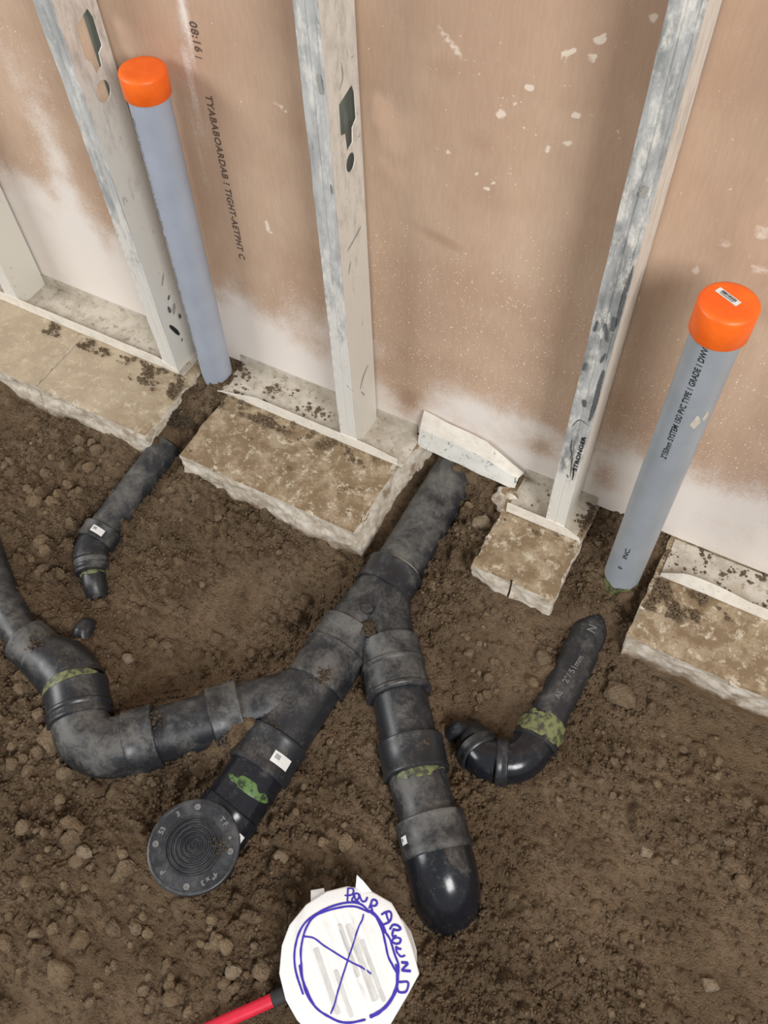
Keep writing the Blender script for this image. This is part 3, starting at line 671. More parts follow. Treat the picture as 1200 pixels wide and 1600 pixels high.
# ------------------------------------------------------------------ standpipes
def standpipe(b, tpt, ztop, zbot, rp, rc, mat, caph, label, name='standpipe'):
    root = empty(name, (b[0], b[1], zbot)); s = (ztop-zbot)/(ztop)
    p0 = Vector((b[0]-(tpt[0]-b[0])*(-zbot/ztop)*-1*-1, b[1], zbot)); p1 = Vector((tpt[0], tpt[1], ztop+caph*.5))
    d = (p1-p0).normalized()
    sharp(mk('pipe', *sweep([p0+d*((p1-p0).length*i/40) for i in range(41)], rp, 64), mat, root))
    cs = Vector((tpt[0], tpt[1], ztop))
    prof = [(0, rp+.0004), (0, rc-.0004), (.0006, rc), (caph-.004, rc), (caph-.0014, rc-.0011), (caph, rc-.004), (caph+.0001, rc-.008), (caph+.0001, .004)]
    cap = sharp(mk('cap', *lathe(cs, cs+d, prof, 64), M_ORANGE, root), 50); cap['label'] = 'orange plastic end cap'
    return root, p0, p1, d, cs
def on_pipe(v, f, p0, d, r, z, ang, name, mat, root, up_left=True):
    """wrap 2D lettering (a along the pipe upward, b towards the left) round the pipe"""
    out = []
    for a, b in v:
        th = math.radians(ang)-b/r; q = p0+d*((z+a-p0.z)/d.z); out.append((q.x+(r+.0003)*math.cos(th), q.y+(r+.0003)*math.sin(th), q.z))
    return mk(name, out, f, mat, root)
R_, p0, p1, d, cs = standpipe(STAND_R[0], STAND_R[1], STAND_R[2], -.06, .0302, .0345, M_PVC, .044, '')
tag(R_, 'thick grey plastic pipe with black lettering and an orange cap, at the right', 'pipe')
for body, z, ang, size in (('2"/50mm SYSTEM 15® PVC TYPE 1 GRADE 1 DWV-', .3485, -92.5, .0108), ('INC.', .0790, -92, .0104), ('©', .0455, -95, .0090)):
    v, f = text_mesh(body, size, 1.0, size*.022); L = max(a for a, b in v)
    k = .213/L if len(body) > 10 else (.033/L if body == 'INC.' else 1)
    on_pipe([(a*k, b) for a, b in v], f, p0, d, .0302, z, ang, 'printed_lettering', M_INK, R_)
band('solvent_cement_ring', (p0.x, p0.y, -.058), (p0.x, p0.y, -.012), .0304, M_GREEN, R_, rough=.25)
for zc, an, ra, rb in ((.432, -58, .012, .0055), (.441, -38, .009, .0035)):      # scuffs of dried filler
    v = [(ra*math.cos(2*math.pi*i/14)*(1+.25*math.sin(i*1.9)), rb*math.sin(2*math.pi*i/14)*(1+.25*math.cos(i*1.3))) for i in range(14)]
    on_pipe(v+[(0, 0)], [(i, (i+1) % 14, 14) for i in range(14)], p0, d, .0302, zc, an, 'filler_smear', M_CRUST, R_)
# barcode sticker on the cap
ct = cs+d*.0442; sx = Vector((math.cos(-.45), math.sin(-.45), 0)); sy = Vector((-sx.y, sx.x, 0)); o_ = ct+Vector((-.004, .006, .0002))
def flat_quad(name, cx, cy, wd, hg, z, mat, parent):
    q = [o_+sx*(cx+a*wd/2)+sy*(cy+b*hg/2)+Vector((0, 0, z)) for a, b in ((-1, -1), (1, -1), (1, 1), (-1, 1))]
    return mk(name, q, [(0, 1, 2, 3)], mat, parent)
stk = flat_quad('barcode_sticker', 0, 0, .031, .0095, .0002, M_LABEL, R_)
v = []; f = []; xx_ = -.0105
while xx_ < .0105:
    wd = random.choice((.0004, .0007, .0011)); b0 = len(v)
    v += [tuple(o_+sx*a+sy*b+Vector((0, 0, .0005))) for a, b in ((xx_, -.0008), (xx_+wd, -.0008), (xx_+wd, .0034), (xx_, .0034))]; f.append((b0, b0+1, b0+2, b0+3)); xx_ += wd+random.choice((.0004, .0008))
for k in range(14):
    a = -.010+k*.0014; b0 = len(v); v += [tuple(o_+sx*(a+p)+sy*q+Vector((0, 0, .0005))) for p, q in ((0, -.003), (.0009, -.003), (.0009, -.0018), (0, -.0018))]; f.append((b0, b0+1, b0+2, b0+3))
mk('barcode', v, f, M_INK, stk)
v, f = lathe(cs+d*.044+Vector((.006, -.019, -.0004)), cs+d*.0446+Vector((.006, -.019, 0)), [(0, .0036), (.0008, .0036), (.0008, .0028), (.0004, .0026)], 20); mk('moulded_mark', v, f, M_ORANGE, R_)
place(R_)
L_, p0, p1, d, cs = standpipe(STAND_L[0], STAND_L[1], STAND_L[2], -.05, .0300, .0338, M_PVC2, .036, '')
tag(L_, 'slim pale blue-grey plastic pipe with an orange cap, at the left between two studs', 'pipe')
v, f = text_mesh('2"/50mm SYSTEM 15® PVC TYPE 1 GRADE 1 DWV-XFR   PIPE ABS 2 x 4 PVC DWV ASTM D1785', .0085, 1.0, .0001); L = max(a for a, b in v)
on_pipe([(a*.50/L, b) for a, b in v], f, p0, d, .0300, .07, -112, 'printed_lettering', M_INKGREY, L_)
band('solvent_cement_ring', (p0.x, p0.y, -.030), (p0.x, p0.y, .006), .0302, M_GREEN, L_, rough=1.2)
place(L_)

# ------------------------------------------------------------------ black drain, one glued assembly
DR = empty('drain_assembly', (.19, -.5, -.10))
def fitting(name, tubes, mat, bosses=(), r=.0475):
    v = []; f = []
    for P in tubes: sweep(resample(P, .012), r, 44, v, f)
    for c, r_ in bosses: lathe((c[0], c[1], c[2]), (c[0], c[1], c[2]+1), [(0, r_), (.004, r_), (.0045, r_*.8), (.0035, r_*.5), (.0035, .001)], 24, v, f)
    return sharp(mk(name, v, f, mat, DR))
pipe('pipe', MAIN, .0445, M_ABS_DUSTY, DR, .02)
mk('cement_ring', *lathe((.203, -.252, -.06), (.203, -.262, -.06), [(0, .0446), (.003, .0462), (.009, .0462)], 40), M_CRUST, DR)
hub('pipe_socket', (.2032, -.256, -.06), (.2018, -.306, -.06), .0525, M_ABS, DR)
fitting('wye', [WYE1, [(.2035, -.30, -.06), (.225, -.345, -.06), (.2635, -.398, -.06)]], M_ABS, [((.206, -.365, -.0145), .010)])
hub('coupling', *MAINHUB, .0525, M_ABS_DUSTY, DR, ridge=(.42,))
fitting('wye', [WYE2, [(.183, -.520, -.06), (.150, -.56, -.06), (.098, -.607, -.06)]], M_ABS, [((.176, -.566, -.0145), .011)])
hub('pipe_socket', *W2HUB, .0522, M_ABS, DR)
hub('pipe_socket', *LHUB0, .0518, M_ABS_DUSTY, DR)
pipe('pipe', LPIPE, .0450, M_ABS, DR, .02)
hub('pipe_socket', *LHUB1, .0520, M_ABS_DUSTY, DR)
pipe('elbow', LELB, .0485, M_ABS_DUSTY, DR, .008)
hub('pipe_socket', *LHUB2, .0520, M_ABS, DR, ridge=(.28,))
band('solvent_cement_ring', (-.160, -.702, -.06), (-.1725, -.691, -.06), .0527, M_GREEN, DR, (-110, 60), .25)
P = resample(LBIG, .008); r_ = [.0515 if i < len(P)*.55 else .0515-(.0515-.041)*(i/len(P)-.55)/.45 for i in range(len(P))]
sharp(mk('reducer', *sweep(P, r_), M_ABS, DR))
pipe('branch_pipe', LSMALL, .0310, M_ABS_DUSTY, DR)
hub('pipe_socket', (-.248, -.679, -.06), (-.297, -.669, -.06), .0415, M_ABS_DUSTY, DR)
pipe('branch_end', [(-.222, -.635, -.105), (-.224, -.618, -.074), (-.228, -.602, -.072), (-.232, -.588, -.10)], .017, M_ABS, DR)
hub('coupling', *RHUB1, .0525, M_ABS_DUSTY, DR, ridge=(.45, .93))
pipe('pipe', RPIPE1, .0450, M_ABS, DR, .02)
hub('pipe_socket', *RHUB2, .0520, M_ABS, DR)
band('solvent_cement_ring', (.3975, -.5595, -.0555), (.4115, -.5755, -.0555), .0458, M_GREEN, DR, (-70, 45), 1.1)
pipe('pipe', RPIPE2, .0452, M_ABS_DUSTY, DR, .02)
hub('pipe_socket', *RHUB3, .0530, M_ABS_DUSTY, DR)
pipe('elbow', RELB, .0512, M_ABS_CLEAN, DR, .006)
hub('elbow_seam', (.476, -.6455, -.055), (.483, -.6535, -.0555), .0535, M_ABS_DUSTY, DR, rim=.001)
pipe('pipe', GLOSS, .0470, M_ABS_CLEAN, DR, .02)
hub('elbow_socket', *GLOSS2, .0500, M_ABS_CLEAN, DR, rim=.001)
band('green_cement_smear', (.1772, -.696, -.06), (.1760, -.716, -.06), .0474, M_GREEN2, DR, (-70, 30), .9)
sharp(mk('elbow_bend', *sweep(resample([(.168, -.780, -.063), (.168, -.794, -.068), (.168, -.802, -.085), (.168, -.804, -.12)], .006), .0485), M_ABS_CLEAN, DR))
mk('riser', *lathe((CAPC[0], CAPC[1], -.12), (CAPC[0], CAPC[1], 0), [(0, .052), (.115, .052), (.115, .01)], 48), M_ABS_CLEAN, DR)
# test cap with rings
cp = [(0, .0610), (0, .0635), (.003, .0660), (.0085, .0665), (.0110, .0658), (.0120, .0640), (.0120, .0615), (.0112, .0606), (.0112, .0410)]
r_ = .041
while r_ > .006: cp += [(.0108, r_), (.0142, r_-.0008), (.0142, r_-.0020), (.0104, r_-.0032), (.0104, r_-.0060)]; r_ -= .0068
cp += [(.0108, .001)]
tc = sharp(mk('test_cap', *lathe((CAPC[0], CAPC[1], -.008), (CAPC[0], CAPC[1], 1), cp, 72), M_ABS_CAP, DR), 30); tc['label'] = 'flat round black cap with raised rings'
for a in (20, 118, 205, 295):
    c = (CAPC[0]+.0545*math.cos(math.radians(a)), CAPC[1]+.0545*math.sin(math.radians(a)))
    mk('cap_boss', *lathe((c[0], c[1], .0032), (c[0], c[1], 1), [(0, .0046), (.0016, .0044), (.0017, .0026), (.0006, .0022), (.0006, .0003)], 18), M_INKWHITE, tc)
for a, body in ((68, 'T F'), (150, '3'), (184, '53'), (250, 'P'), (330, '4" x 3'), (40, '+')):
    v, f = text_mesh(body, .0105, 1.0, .00035, 'CENTER'); ca, sa = math.cos(math.radians(a)), math.sin(math.radians(a))
    q = [(CAPC[0]+ca*(.049+y)+sa*x, CAPC[1]+sa*(.049+y)-ca*x, +.0036) for x, y in v]; mk('raised_lettering', q, f, M_INKWHITE, tc)
def sticker(name, c, dirv, r, L, wdeg, ang, root, txt=None):
    c = Vector(c); dv = Vector(dirv).normalized(); up = Vector((0, 0, 1)); n = (up-dv*up.dot(dv)).normalized(); bn = dv.cross(n); v = []; f = []
    for i in range(9):
        a = math.radians(ang-wdeg/2+wdeg*i/8)
        for s in (-.5, .5): v.append(c+dv*L*s+(n*math.cos(a)+bn*math.sin(a))*(r+.0008))
    for i in range(8): f.append((2*i, 2*i+1, 2*i+3, 2*i+2))
    o = mk(name, v, f, M_LABEL, root)
    v2 = []; f2 = []
    for k in range(4):
        a0, a1 = math.radians(ang+wdeg*(.12+.07*k)), math.radians(ang+wdeg*(.16+.07*k)); b0 = len(v2)
        for a, s in ((a0, -.3), (a0, .1), (a1, .1), (a1, -.3)): v2.append(c+dv*L*s+(n*math.cos(a)+bn*math.sin(a))*(r+.0011))
        f2.append((b0, b0+1, b0+2, b0+3))
    mk('sticker_print', v2, f2, M_INKGREY, o); return o
sticker('paper_sticker', (.1785, -.650, -.06), (0, -1, 0), .0528, .018, 36, -40, DR)
sticker('paper_sticker', (.170, -.770, -.061), (-.1, -1, 0), .0505, .013, 16, -62, DR)
sticker('paper_sticker', (.466, -.634, -.055), (.66, -.75, 0), .0535, .012, 14, 58, DR)
place(DR)
tag(DR, 'large branching black plastic drain with couplings, elbows and a round ringed cap', 'drain pipe')

# small left drain
SLO = empty('drain_branch', (-.33, -.4, -.10))
pipe('pipe', SL[2:], .0300, M_ABS_DUSTY, SLO)
pipe('muddy_pipe_end', SL[:3], .0295, M_SOIL, SLO)
hub('elbow_socket', *SL_H, .0365, M_ABS_DUSTY, SLO)
pipe('elbow', SL_E, .0315, M_ABS, SLO, .004)
hub('elbow_socket', *SL_H2, .0310, M_ABS_DUSTY, SLO, ridge=(.6,))
band('solvent_cement_ring', (-.302, -.500, -.0957), (-.296, -.506, -.098), .0225, M_GREEN, SLO, (-110, 110), .6)
pipe('pipe_stub', SL_T, .0215, M_ABS, SLO, .004)
sticker('paper_sticker', (-.3325, -.437, -.0855), (0, -1, -.05), .0370, .013, 38, -18, SLO)
place(SLO); tag(SLO, 'thin dusty black pipe at the left ending in a downturned elbow', 'drain pipe')
# small right drain
SRO = empty('drain_branch', (.54, -.35, -.10))
pipe('pipe', SR, .0302, M_ABS, SRO)
band('solvent_cement_ring', (.5435, -.385, -.065), (.5415, -.430, -.065), .0365, M_GREEN, SRO, (-100, 100), .5)
hub('elbow_socket', *SR_H, .0360, M_ABS, SRO)
pipe('elbow', SR_E, .0335, M_ABS_CLEAN, SRO, .004)
hub('elbow_socket', *SR_H2, .0362, M_ABS, SRO)
pipe('elbow', SR_E2, .0335, M_ABS_CLEAN, SRO, .004)
hub('elbow_socket', *SR_H3, .0362, M_ABS, SRO)
pipe('pipe_stub', SR_T, .0300, M_ABS, SRO, .004)
def lerp_axis(P, y):
    for a, b in zip(P, P[1:]):
        if b[1] <= y <= a[1]: k = (y-a[1])/(b[1]-a[1]); return [a[q]+(b[q]-a[q])*k for q in range(3)]
    return P[-1]
SRX = resample(SR, .004)
for body, c, sz, an in (('2"/ 51mm', -.326, .0135, 8), ('NF', -.222, .021, 18), ('AL', -.356, .0125, 8), ('6', -.386, .012, 4)):
    v, f = text_mesh(body, sz, 1.05, sz*.012); out = []
    for a, b in v:
        q = lerp_axis(SRX, c+a); th = math.radians(an+(a*140 if sz == .0135 else 0))-b/.0302; out.append((q[0]+.0312*math.sin(th), c+a, q[2]+.0312*math.cos(th)))
    mk('printed_lettering', out, f, M_INKWHITE, SRO)
place(SRO); tag(SRO, 'thin clean black pipe with a curled elbow, in the soil right of centre', 'drain pipe')
frag = empty('pipe_fragment', (.425, -.461, -.09))
pipe('pipe_end', [(.434, -.454, -.100), (.428, -.459, -.072), (.420, -.466, -.070), (.413, -.472, -.100)], .0125, M_ABS, frag, .004); place(frag)
tag(frag, 'small black pipe end poking out of the soil left of the curled elbow', 'pipe')

# ------------------------------------------------------------------ taped marker disc
OUT = [(.3912, -.7597), (.3692, -.7789), (.3528, -.8072), (.346, -.8402), (.3501, -.8668), (.3651, -.8973), (.3888, -.9194), (.4143, -.9322), (.4451, -.9384), (.4784, -.9333), (.5046, -.9129), (.5235, -.8786), (.5277, -.84), (.5299, -.8092), (.5073, -.7856), (.4827, -.7647), (.4566, -.7492), (.4213, -.7493)]
MK = empty('marker_cover', (.44, -.845, -.08)); CX, CY = .4405, -.8440
def crease(x, y):
    u = (x-CX)*.629+(y-CY)*.777; r = math.hypot(x-CX, y-CY)
    k = max(0, 1-max(0, r-.055)/.02); h = 0
    for c, a in ((-.040, .0016), (-.026, .0012), (-.012, .0010), (.004, .0022), (.013, .0014), (.022, .0022), (.034, .0012)):
        h += a*max(0, 1-abs(u-c-.002*mnoise.noise(Vector((x*40, y*40, c))))/.0032)
    return h*k+.0010*mnoise.noise(Vector((x*30, y*30, 0)))
def cov_z(x, y):
    r = math.hypot(x-CX, y-CY); return DISC_Z+crease(x, y)-.0028*max(0, (r-.075)/.02)**2
per = []
for i in range(len(OUT)):
    a, b = OUT[i], OUT[(i+1) % len(OUT)]
    for k in range(8): per.append((a[0]+(b[0]-a[0])*k/8, a[1]+(b[1]-a[1])*k/8))
NR = 40; v = [(CX, CY, cov_z(CX, CY))]; f = []; n = len(per)
for j in range(1, NR+1):
    for x, y in per:
        q = j/NR; X_, Y_ = CX+(x-CX)*q, CY+(y-CY)*q; v.append((X_, Y_, cov_z(X_, Y_)))
for k in range(n): f.append((0, 1+(k+1) % n, 1+k))
for j in range(NR-1):
    for k in range(n): a = 1+j*n+k; b = 1+j*n+(k+1) % n; f.append((a, b, b+n, a+n))
e0 = 1+(NR-1)*n; b0 = len(v)       # tape wrapped down over the rim
for dz, s in ((.004, 1.002), (.012, .995), (.03, .975)):
    for x, y in per: v.append((CX+(x-CX)*s, CY+(y-CY)*s, cov_z(x, y)-dz))
for j in range(3):
    p = e0 if j == 0 else b0+(j-1)*n
    for k in range(n): f.append((p+k, p+(k+1) % n, b0+j*n+(k+1) % n, b0+j*n+k))
mk('taped_cover', v, f, M_TAPE, MK, True)
sharp(mk('can', *lathe((CX, CY, -.12), (CX, CY, 0), [(0, .074), (.106, .074), (.1065, .01)], 48), M_LABEL, MK))
mk('tape_flap', [(.4031, -.7560, -.006), (.3977, -.7419, .004), (.4093, -.7443, .002), (.426, -.7500, -.004), (.415, -.757, -.006)], [(0, 1, 2, 3, 4)], M_TAPE, MK)
mk('tape_flap', [(.3480, -.7876, -.014), (.3630, -.7765, -.013), (.372, -.786, -.008), (.3575, -.8030, -.010)], [(0, 1, 2, 3)], M_TAPEGREY, MK)
mk('tape_flap', [(.4774, -.7600, -.008), (.4961, -.7677, -.018), (.5133, -.784, -.022), (.5202, -.7966, -.020), (.519, -.802, -.008), (.50, -.782, -.0065)], [(0, 1, 2, 3, 4, 5)], M_TAPEGREY, MK)  # grey colour paints the shade on this right-hand flap
def strip(u, half, s0, s1, mat):
    pts = [(CX+.629*u+.777*s, CY+.777*u-.629*s) for s in [s0+(s1-s0)*k/12 for k in range(13)]]
    return ribbon('tape_crease', pts, half*2, lambda x, y: cov_z(x, y)-.0003, mat, MK)
strip(.0175, .0042, -.045, .055, M_TAPEGREY); strip(-.033, .0036, -.035, .05, M_TAPEGREY); strip(.007, .0030, -.05, .02, M_TAPEGREY); strip(-.018, .0030, .0, .06, M_TAPEGREY); strip(.028, .0030, -.02, .06, M_TAPEGREY)
STROKES = [(1.6,[(0.3936,-0.7612),(0.4031,-0.7793)]),(1.6,[(0.3927,-0.7624),(0.3992,-0.7589),(0.4028,-0.7612),(0.4029,-0.7668),(0.3945,-0.7723)]),(1.8,[(0.4082,-0.7654),(0.4062,-0.7714),(0.4083,-0.7737),(0.4121,-0.771),(0.4136,-0.7654),(0.4106,-0.7614),(0.4073,-0.7624),(0.4059,-0.7667),(0.4151,-0.7708),(0.4177,-0.7701)]),(1.8,[(0.4109,-0.7605),(0.4168,-0.7657),(0.4207,-0.7672),(0.4239,-0.7648),(0.4236,-0.7586)]),(2.0,[(0.4327,-0.7712),(0.4324,-0.7651),(0.4315,-0.7593),(0.4357,-0.7571),(0.4392,-0.7594),(0.4386,-0.7639),(0.4342,-0.7669),(0.4392,-0.7719)]),(2.0,[(0.4511,-0.7703),(0.4558,-0.7637),(0.4602,-0.7607),(0.4639,-0.7635),(0.4659,-0.77),(0.4635,-0.7754),(0.4589,-0.7806)]),(1.8,[(0.4558,-0.7637),(0.4601,-0.769),(0.4658,-0.7728)]),(2.2,[(0.4703,-0.7812),(0.4716,-0.7738),(0.4777,-0.7712),(0.4831,-0.7731),(0.4793,-0.7771),(0.4738,-0.778)]),(2.0,[(0.4747,-0.7769),(0.476,-0.7836),(0.4783,-0.7864),(0.4823,-0.7829)]),(2.0,[(0.4834,-0.785),(0.4888,-0.7841),(0.4899,-0.7889),(0.4858,-0.7924),(0.4807,-0.7924),(0.4797,-0.789),(0.4834,-0.785)]),(2.0,[(0.4872,-0.7949),(0.4914,-0.796),(0.4957,-0.7944)]),(2.0,[(0.4944,-0.8017),(0.4994,-0.8029),(0.5037,-0.7987)]),(2.0,[(0.4872,-0.7949),(0.4916,-0.8005),(0.4944,-0.8017)]),(2.4,[(0.5026,-0.809),(0.5114,-0.805)]),(2.4,[(0.5114,-0.805),(0.5077,-0.8174)]),(2.4,[(0.5077,-0.8174),(0.5192,-0.8118)]),(2.0,[(0.5107,-0.8312),(0.5213,-0.8255),(0.5246,-0.8332),(0.5228,-0.838),(0.5159,-0.8411),(0.5113,-0.8365)]),(1.5,[(0.4295,-0.7805),(0.4316,-0.7883),(0.4316,-0.7991),(0.4351,-0.8187),(0.4383,-0.8401),(0.4442,-0.8737),(0.4486,-0.894),(0.4496,-0.9058)]),(1.5,[(0.3706,-0.8436),(0.384,-0.8388),(0.4024,-0.8402),(0.4375,-0.8406),(0.4596,-0.839),(0.4743,-0.8399)]),(1.9,[(0.4358,-0.775),(0.4165,-0.7773),(0.4005,-0.7858),(0.3807,-0.803),(0.3707,-0.8164),(0.3687,-0.8307),(0.3706,-0.8436),(0.3768,-0.8603),(0.3868,-0.8753),(0.3948,-0.8862),(0.406,-0.8975),(0.4192,-0.9052),(0.4343,-0.9092),(0.4499,-0.9092),(0.4643,-0.9075),(0.4776,-0.9015),(0.493,-0.8893)]),(1.9,[(0.4353,-0.774),(0.4193,-0.7717),(0.4024,-0.7786),(0.3845,-0.7943),(0.3711,-0.8122),(0.3641,-0.8279),(0.3634,-0.8441),(0.3685,-0.8621),(0.3763,-0.8759),(0.387,-0.8878),(0.4066,-0.9034)]),(2.2,[(0.384,-0.8756),(0.3959,-0.888),(0.4137,-0.9008),(0.4262,-0.9075)]),(3.2,[(0.4347,-0.773),(0.446,-0.7749),(0.4578,-0.7806),(0.4673,-0.7874)]),(2.0,[(0.4466,-0.776),(0.46,-0.7847),(0.4732,-0.7985),(0.484,-0.8107),(0.4948,-0.8177),(0.5049,-0.8235)]),(2.0,[(0.4667,-0.7864),(0.4766,-0.7915),(0.4907,-0.8046),(0.5014,-0.8141),(0.5085,-0.8304)]),(3.0,[(0.5044,-0.8226),(0.5101,-0.8345),(0.5118,-0.8471),(0.5098,-0.8615),(0.5041,-0.8742),(0.496,-0.8846)]),(2.2,[(0.4971,-0.8139),(0.5049,-0.8223)])]
ink = empty('marker_writing', (CX, CY, 0)); ink.parent = MK; ink.matrix_parent_inverse = Matrix.Identity(4)
letters = STROKES
def merge_ribbons(name, strokes):
    v = []; f = []
    for wd, L in strokes:
        P = resample([(x, y, 0) for x, y in L], .0015); b0 = len(v)
        for i, p in enumerate(P):
            t_ = (P[min(len(P)-1, i+1)]-P[max(0, i-1)]).normalized(); n_ = Vector((-t_.y, t_.x, 0))
            w_ = wd*.00072*(1+.22*mnoise.noise(Vector((p.x*150, p.y*150, 3))))*(.6 if i in (0, len(P)-1) else 1)
            for s in (-1, 0, 1): q = p+n_*w_*s; v.append((q.x, q.y, cov_z(q.x, q.y)+.0008))
        for i in range(len(P)-1): a = b0+i*3; f += [(a, a+1, a+4, a+3), (a+1, a+2, a+5, a+4)]
    return mk(name, v, f, M_BLUE, MK)
bpy.data.objects.remove(ink)
merge_ribbons('handwritten_lettering', STROKES[:17]); merge_ribbons('drawn_cross', STROKES[17:19]); merge_ribbons('drawn_ring', STROKES[19:])
place(MK); tag(MK, 'round white taped cover with POUR AROUND handwritten in blue marker', 'cover')

TB = empty('red_tube', (.33, -.97, -.045))
pipe('tube', [(.22, -1.12, -.048), (.30, -1.011, -.042), (.371, -.926, -.036)], .0088, M_RED, TB)
hub('dark_tube_end', (.369, -.9285, -.0362), (.392, -.901, -.034), .0102, M_DARKRUB, TB, rim=.0005)
place(TB); tag(TB, 'bright red plastic tube lying in the soil beside the white taped cover', 'tube')

# ------------------------------------------------------------------ stones and clods
ALLP = [(P, .050) for P in BIG]+[(P, .035) for P in SML]
def on_pipe_xy(x, y, m=0):
    for P, r in ALLP:
        for a, b in zip(P, P[1:]):
            dx, dy = b[0]-a[0], b[1]-a[1]; L = dx*dx+dy*dy+1e-9; s = min(1, max(0, ((x-a[0])*dx+(y-a[1])*dy)/L))
            if math.hypot(x-a[0]-s*dx, y-a[1]-s*dy) < r+m: return True
    if math.hypot(x-CX, y-CY) < .098+m or math.hypot(x-CAPC[0], y-CAPC[1]) < .074+m: return True
    for c in (STAND_L[0], STAND_R[0], (.425, -.461)):
        if math.hypot(x-c[0], y-c[1]) < .038+m: return True
    return False
def on_slab(x, y, m=0):
    return any(x0-m < x < x1+m and y > yf-m for x0, x1, yf in SLABS.values())
for x, y, r, m, sq, lab in [
    (.632, -.284, .0265, M_CLOD, (1, 1, .75), 'largest rounded brown clod, between the curled black pipe and the right slab piece'),
    (.499, -.293, .014, M_CLOD, (1.1, .9, .7), 'brown clod touching the left side of the thin clean black pipe'),
    (.500, -.338, .011, M_CLOD2, (1.4, .8, .7), 'flat tan stone against the lower left side of the thin clean black pipe'),
    (-.141, -.608, .0125, M_STONE, (1, .9, .8), 'pale round stone in the hollow above the left elbow of the large drain'),
    (-.151, -.785, .023, M_CLOD2, (1, 1.2, .7), 'large pale clod just below the left elbow of the large drain'),
    (-.247, -.742, .015, M_CLOD, (1.1, .9, .7), 'clod at the left picture edge beside the reducer of the large drain'),
    (-.017, -.88, .0145, M_CLOD2, (.8, 1.2, .7), 'wedge-shaped tan stone, upper of the pair left of the round cap'),
    (.016, -.898, .0145, M_STONE, (1.1, .8, .7), 'palest stone, lower of the pair left of the round cap'),
    (.097, -1.04, .021, M_CLOD2, (1.3, .8, .7), 'large smooth tan stone near the lower left corner'),
    (.276, -.765, .013, M_STONE, (1, .9, .8), 'pale stone right of the round cap'),
    (.351, -.699, .0145, M_CLOD2, (.8, 1.3, .7), 'oblong tan stone left of the downturned elbow'),
    (.750, -.503, .009, M_STONE, (1.2, .9, .7), 'small pale stone in the smooth soil at the right'),
    (.301, -.924, .012, M_STONE, (1, 1, .8), 'pale stone left of the white taped cover'),
    (.259, -.905, .012, M_CLOD2, (1, 1, .8), 'tan clod further left of the white taped cover, below the round cap'),
    (.886, -.476, .012, M_CLOD2, (1.2, .9, .7), 'pale clod at the right picture edge, upper one'),
    (.886, -.629, .012, M_STONE, (1.1, .9, .7), 'pale clod at the right picture edge, lower one'),
    (-.153, -.300, .010, M_CLOD, (1, 1, .8), 'round clod right of the other round one, under the long slab front'),
    (-.206, -.290, .0105, M_CLOD, (1, 1, .8), 'round clod under the left end of the long slab front'),
    (.431, -.358, .009, M_CLOD2, (1, 1, .8), 'round brown pebble in the hollow below the square slab piece'),
    (-.34, -.232, .0085, M_CLOD2, (1, .8, .7), 'pebble lying on the thin dusty pipe beside the far left slab corner'),
    (-.413, -.50, .016, M_CLOD, (1.1, .9, .6), 'broad brown clod left of the thin dusty pipe')]:
    zz_ = gh(x, y)+r*sq[2]*.35
    tag(lump('stone', (x, y, zz_), r, m, random.randint(1, 900), sq), lab, 'stone')
VAR = [lump('soil_clod', (0, 0, 0), 1, M_CLOD if i < 8 else M_CLOD2, 40+i, (1, random.uniform(.7, 1), random.uniform(.6, .85)), 2) for i in range(12)]
meshes = [o.data for o in VAR]
for o in VAR: bpy.data.objects.remove(o)
# (x range, y range, count, size range)
zones = [((-.06, .34), (-1.08, -.86), 84, (.0060, .0165)), ((-.33, .10), (-.92, -.76), 46, (.006, .015)), ((.36, .52), (-.42, -.25), 30, (.005, .012)), ((.22, .33), (-.26, -.05), 20, (.005, .012)),
         ((-.60, -.34), (-.56, -.27), 40, (.007, .016)), ((-.28, .10), (-.60, -.29), 16, (.0045, .010)), ((.6, .95), (-.50, -.27), 34, (.005, .010)), ((.5, .95), (-.75, -.5), 22, (.0045, .009)), ((.24, .34), (-.80, -.55), 12, (.005, .010)), ((.50, .60), (-.16, -.02), 6, (.004, .008))]
for (xa, xb), (ya, yb), n_, (ra, rb) in zones:
    k = 0; tries = 0
    while k < n_ and tries < 3000:
        tries += 1; x, y = random.uniform(xa, xb), random.uniform(ya, yb); r = ra+(rb-ra)*random.random()**2
        if on_pipe_xy(x, y, r*.6) or on_slab(x, y, r*.9): continue
        o = bpy.data.objects.new('soil_clod', random.choice(meshes)); C.objects.link(o); o.parent = ground
        o.location = (x, y, gh(x, y)+r*.28); o.scale = (r, r, r); o.rotation_euler = (random.uniform(-.3, .3), random.uniform(-.3, .3), random.uniform(0, 6.3)); k += 1
# loose grit: countless small crumbs, one object per surface
bm = bmesh.new(); bmesh.ops.create_icosphere(bm, subdivisions=1, radius=1); IV = np.array([q.co[:] for q in bm.verts]); IF = np.array([[q.index for q in p.verts] for p in bm.faces]); bm.free()
def grit(name, P, R, mat, parent=None, mats=None):
    n = len(P); j = rng.uniform(.65, 1.25, (n, 12, 1)); V = IV[None]*j*np.array(R)[:, None, None]*rng.uniform(.7, 1.2, (n, 1, 3))
    a = rng.uniform(0, 6.28, n); c, s = np.cos(a)[:, None], np.sin(a)[:, None]
    V = np.stack([V[..., 0]*c-V[..., 1]*s, V[..., 0]*s+V[..., 1]*c, V[..., 2]*.85], -1)+np.array(P)[:, None]
    F = (IF[None]+np.arange(n)[:, None, None]*12).reshape(-1, 3)
    o = link(name, np_mesh(name, V.reshape(-1, 3), F, 3), parent, mat); o['kind'] = 'stuff'; return o
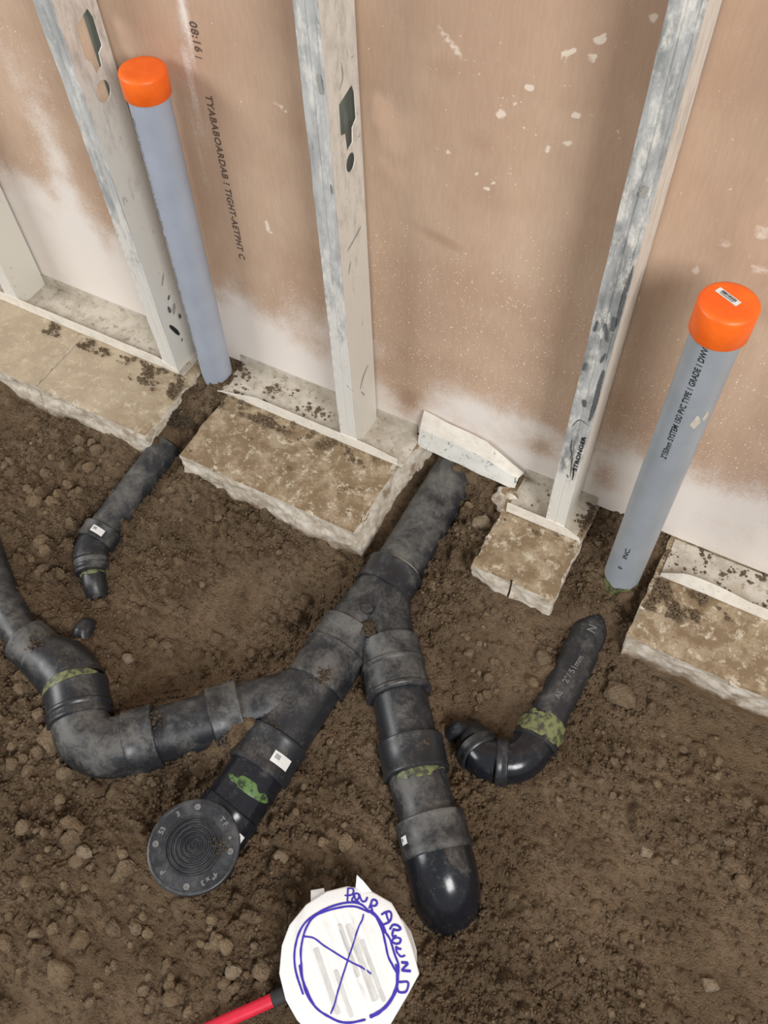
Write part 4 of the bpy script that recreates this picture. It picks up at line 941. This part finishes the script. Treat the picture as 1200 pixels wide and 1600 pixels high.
def ground_grit(n, lo, hi, pw):
    P = []; R = []
    while len(P) < n:
        x, y = random.uniform(-.84, .98), random.uniform(-1.14, -.0)
        i = int((x+.86)/.0025)+fi0; j = int((y+1.16)/.0025)+fj0
        if random.random() > roughm[i, j]**1.5 or on_slab(x, y, .001): continue
        r = lo+(hi-lo)*random.random()**pw; P.append((x, y, float(H[i, j])+r*.3)); R.append(r)
    return P, R
P, R_2 = ground_grit(62000, .0010, .0046, 3.2); grit('grit', P, R_2, M_SOIL, ground)
P, R_2 = ground_grit(5000, .0009, .0036, 3.0); grit('pale_grit', P, R_2, M_CLOD2, ground)
# crumbs of soil on the slab tops and in the tracks
def slab_crumbs(boxes):
    P = []; R = []
    for (xa, xb, ya, yb, n_, dens) in boxes:
        for _ in range(n_):
            x, y = random.uniform(xa, xb), random.uniform(ya, yb)
            if mnoise.noise(Vector((x*30, y*30, 2)))+dens < random.random()*.6: continue
            r = .0008+.0035*random.random()**3; P.append((x, y, .001+r*.5)); R.append(r)
    return P, R
P, R_2 = slab_crumbs([(-.46, -.345, -.15, -.094, 1500, .2), (-.72, -.38, -.125, -.094, 1300, .05), (-.43, -.35, -.088, -.02, 300, -.1), (-.253, .10, -.125, -.093, 1600, .1), (-.27, -.05, -.088, -.015, 1200, .05), (-.25, .1, -.25, -.10, 250, -.1),
   (.615, .70, -.16, -.095, 1500, .25), (.61, .95, -.12, -.094, 500, -.05), (.61, .95, -.085, -.012, 1800, .1), (.45, .475, -.088, -.01, 350, .2), (.34, .46, -.085, -.012, 350, -.05), (.34, .47, -.11, -.094, 120, 0)])
grit('soil_crumbs', P, R_2, M_CLOD, ground)
# soil heaped on the pipe crotches
P = []; R_2 = []
for cx, cy, cz, s, n_ in ((.135, -.632, -.026, .014, 500), (.112, -.645, -.03, .016, 400), (-.333, -.165, -.022, .020, 900), (.205, -.0, -.010, .02, 200), (.10, -.62, -.02, .013, 90), (.2, -.505, -.008, .007, 60), (.175, -.618, -.011, .011, 90), (.228, -.395, -.014, .010, 300), (.198, -.50, -.009, .012, 60), (-.25, -.672, -.014, .014, 70), (.006, -.69, -.012, .008, 60), (.39, -.525, -.01, .006, 30), (-.19, -.68, -.01, .01, 40), (.205, -.80, .0045, .010, 60)):
    for _ in range(n_):
        x, y = random.gauss(cx, s), random.gauss(cy, s*.8); r = .0008+.0026*random.random()**2.5; P.append((x, y, cz-((x-cx)**2+(y-cy)**2)/(.09)+r*.4)); R_2.append(r)
grit('drain_crumbs', P, R_2, M_CRUMB, ground)
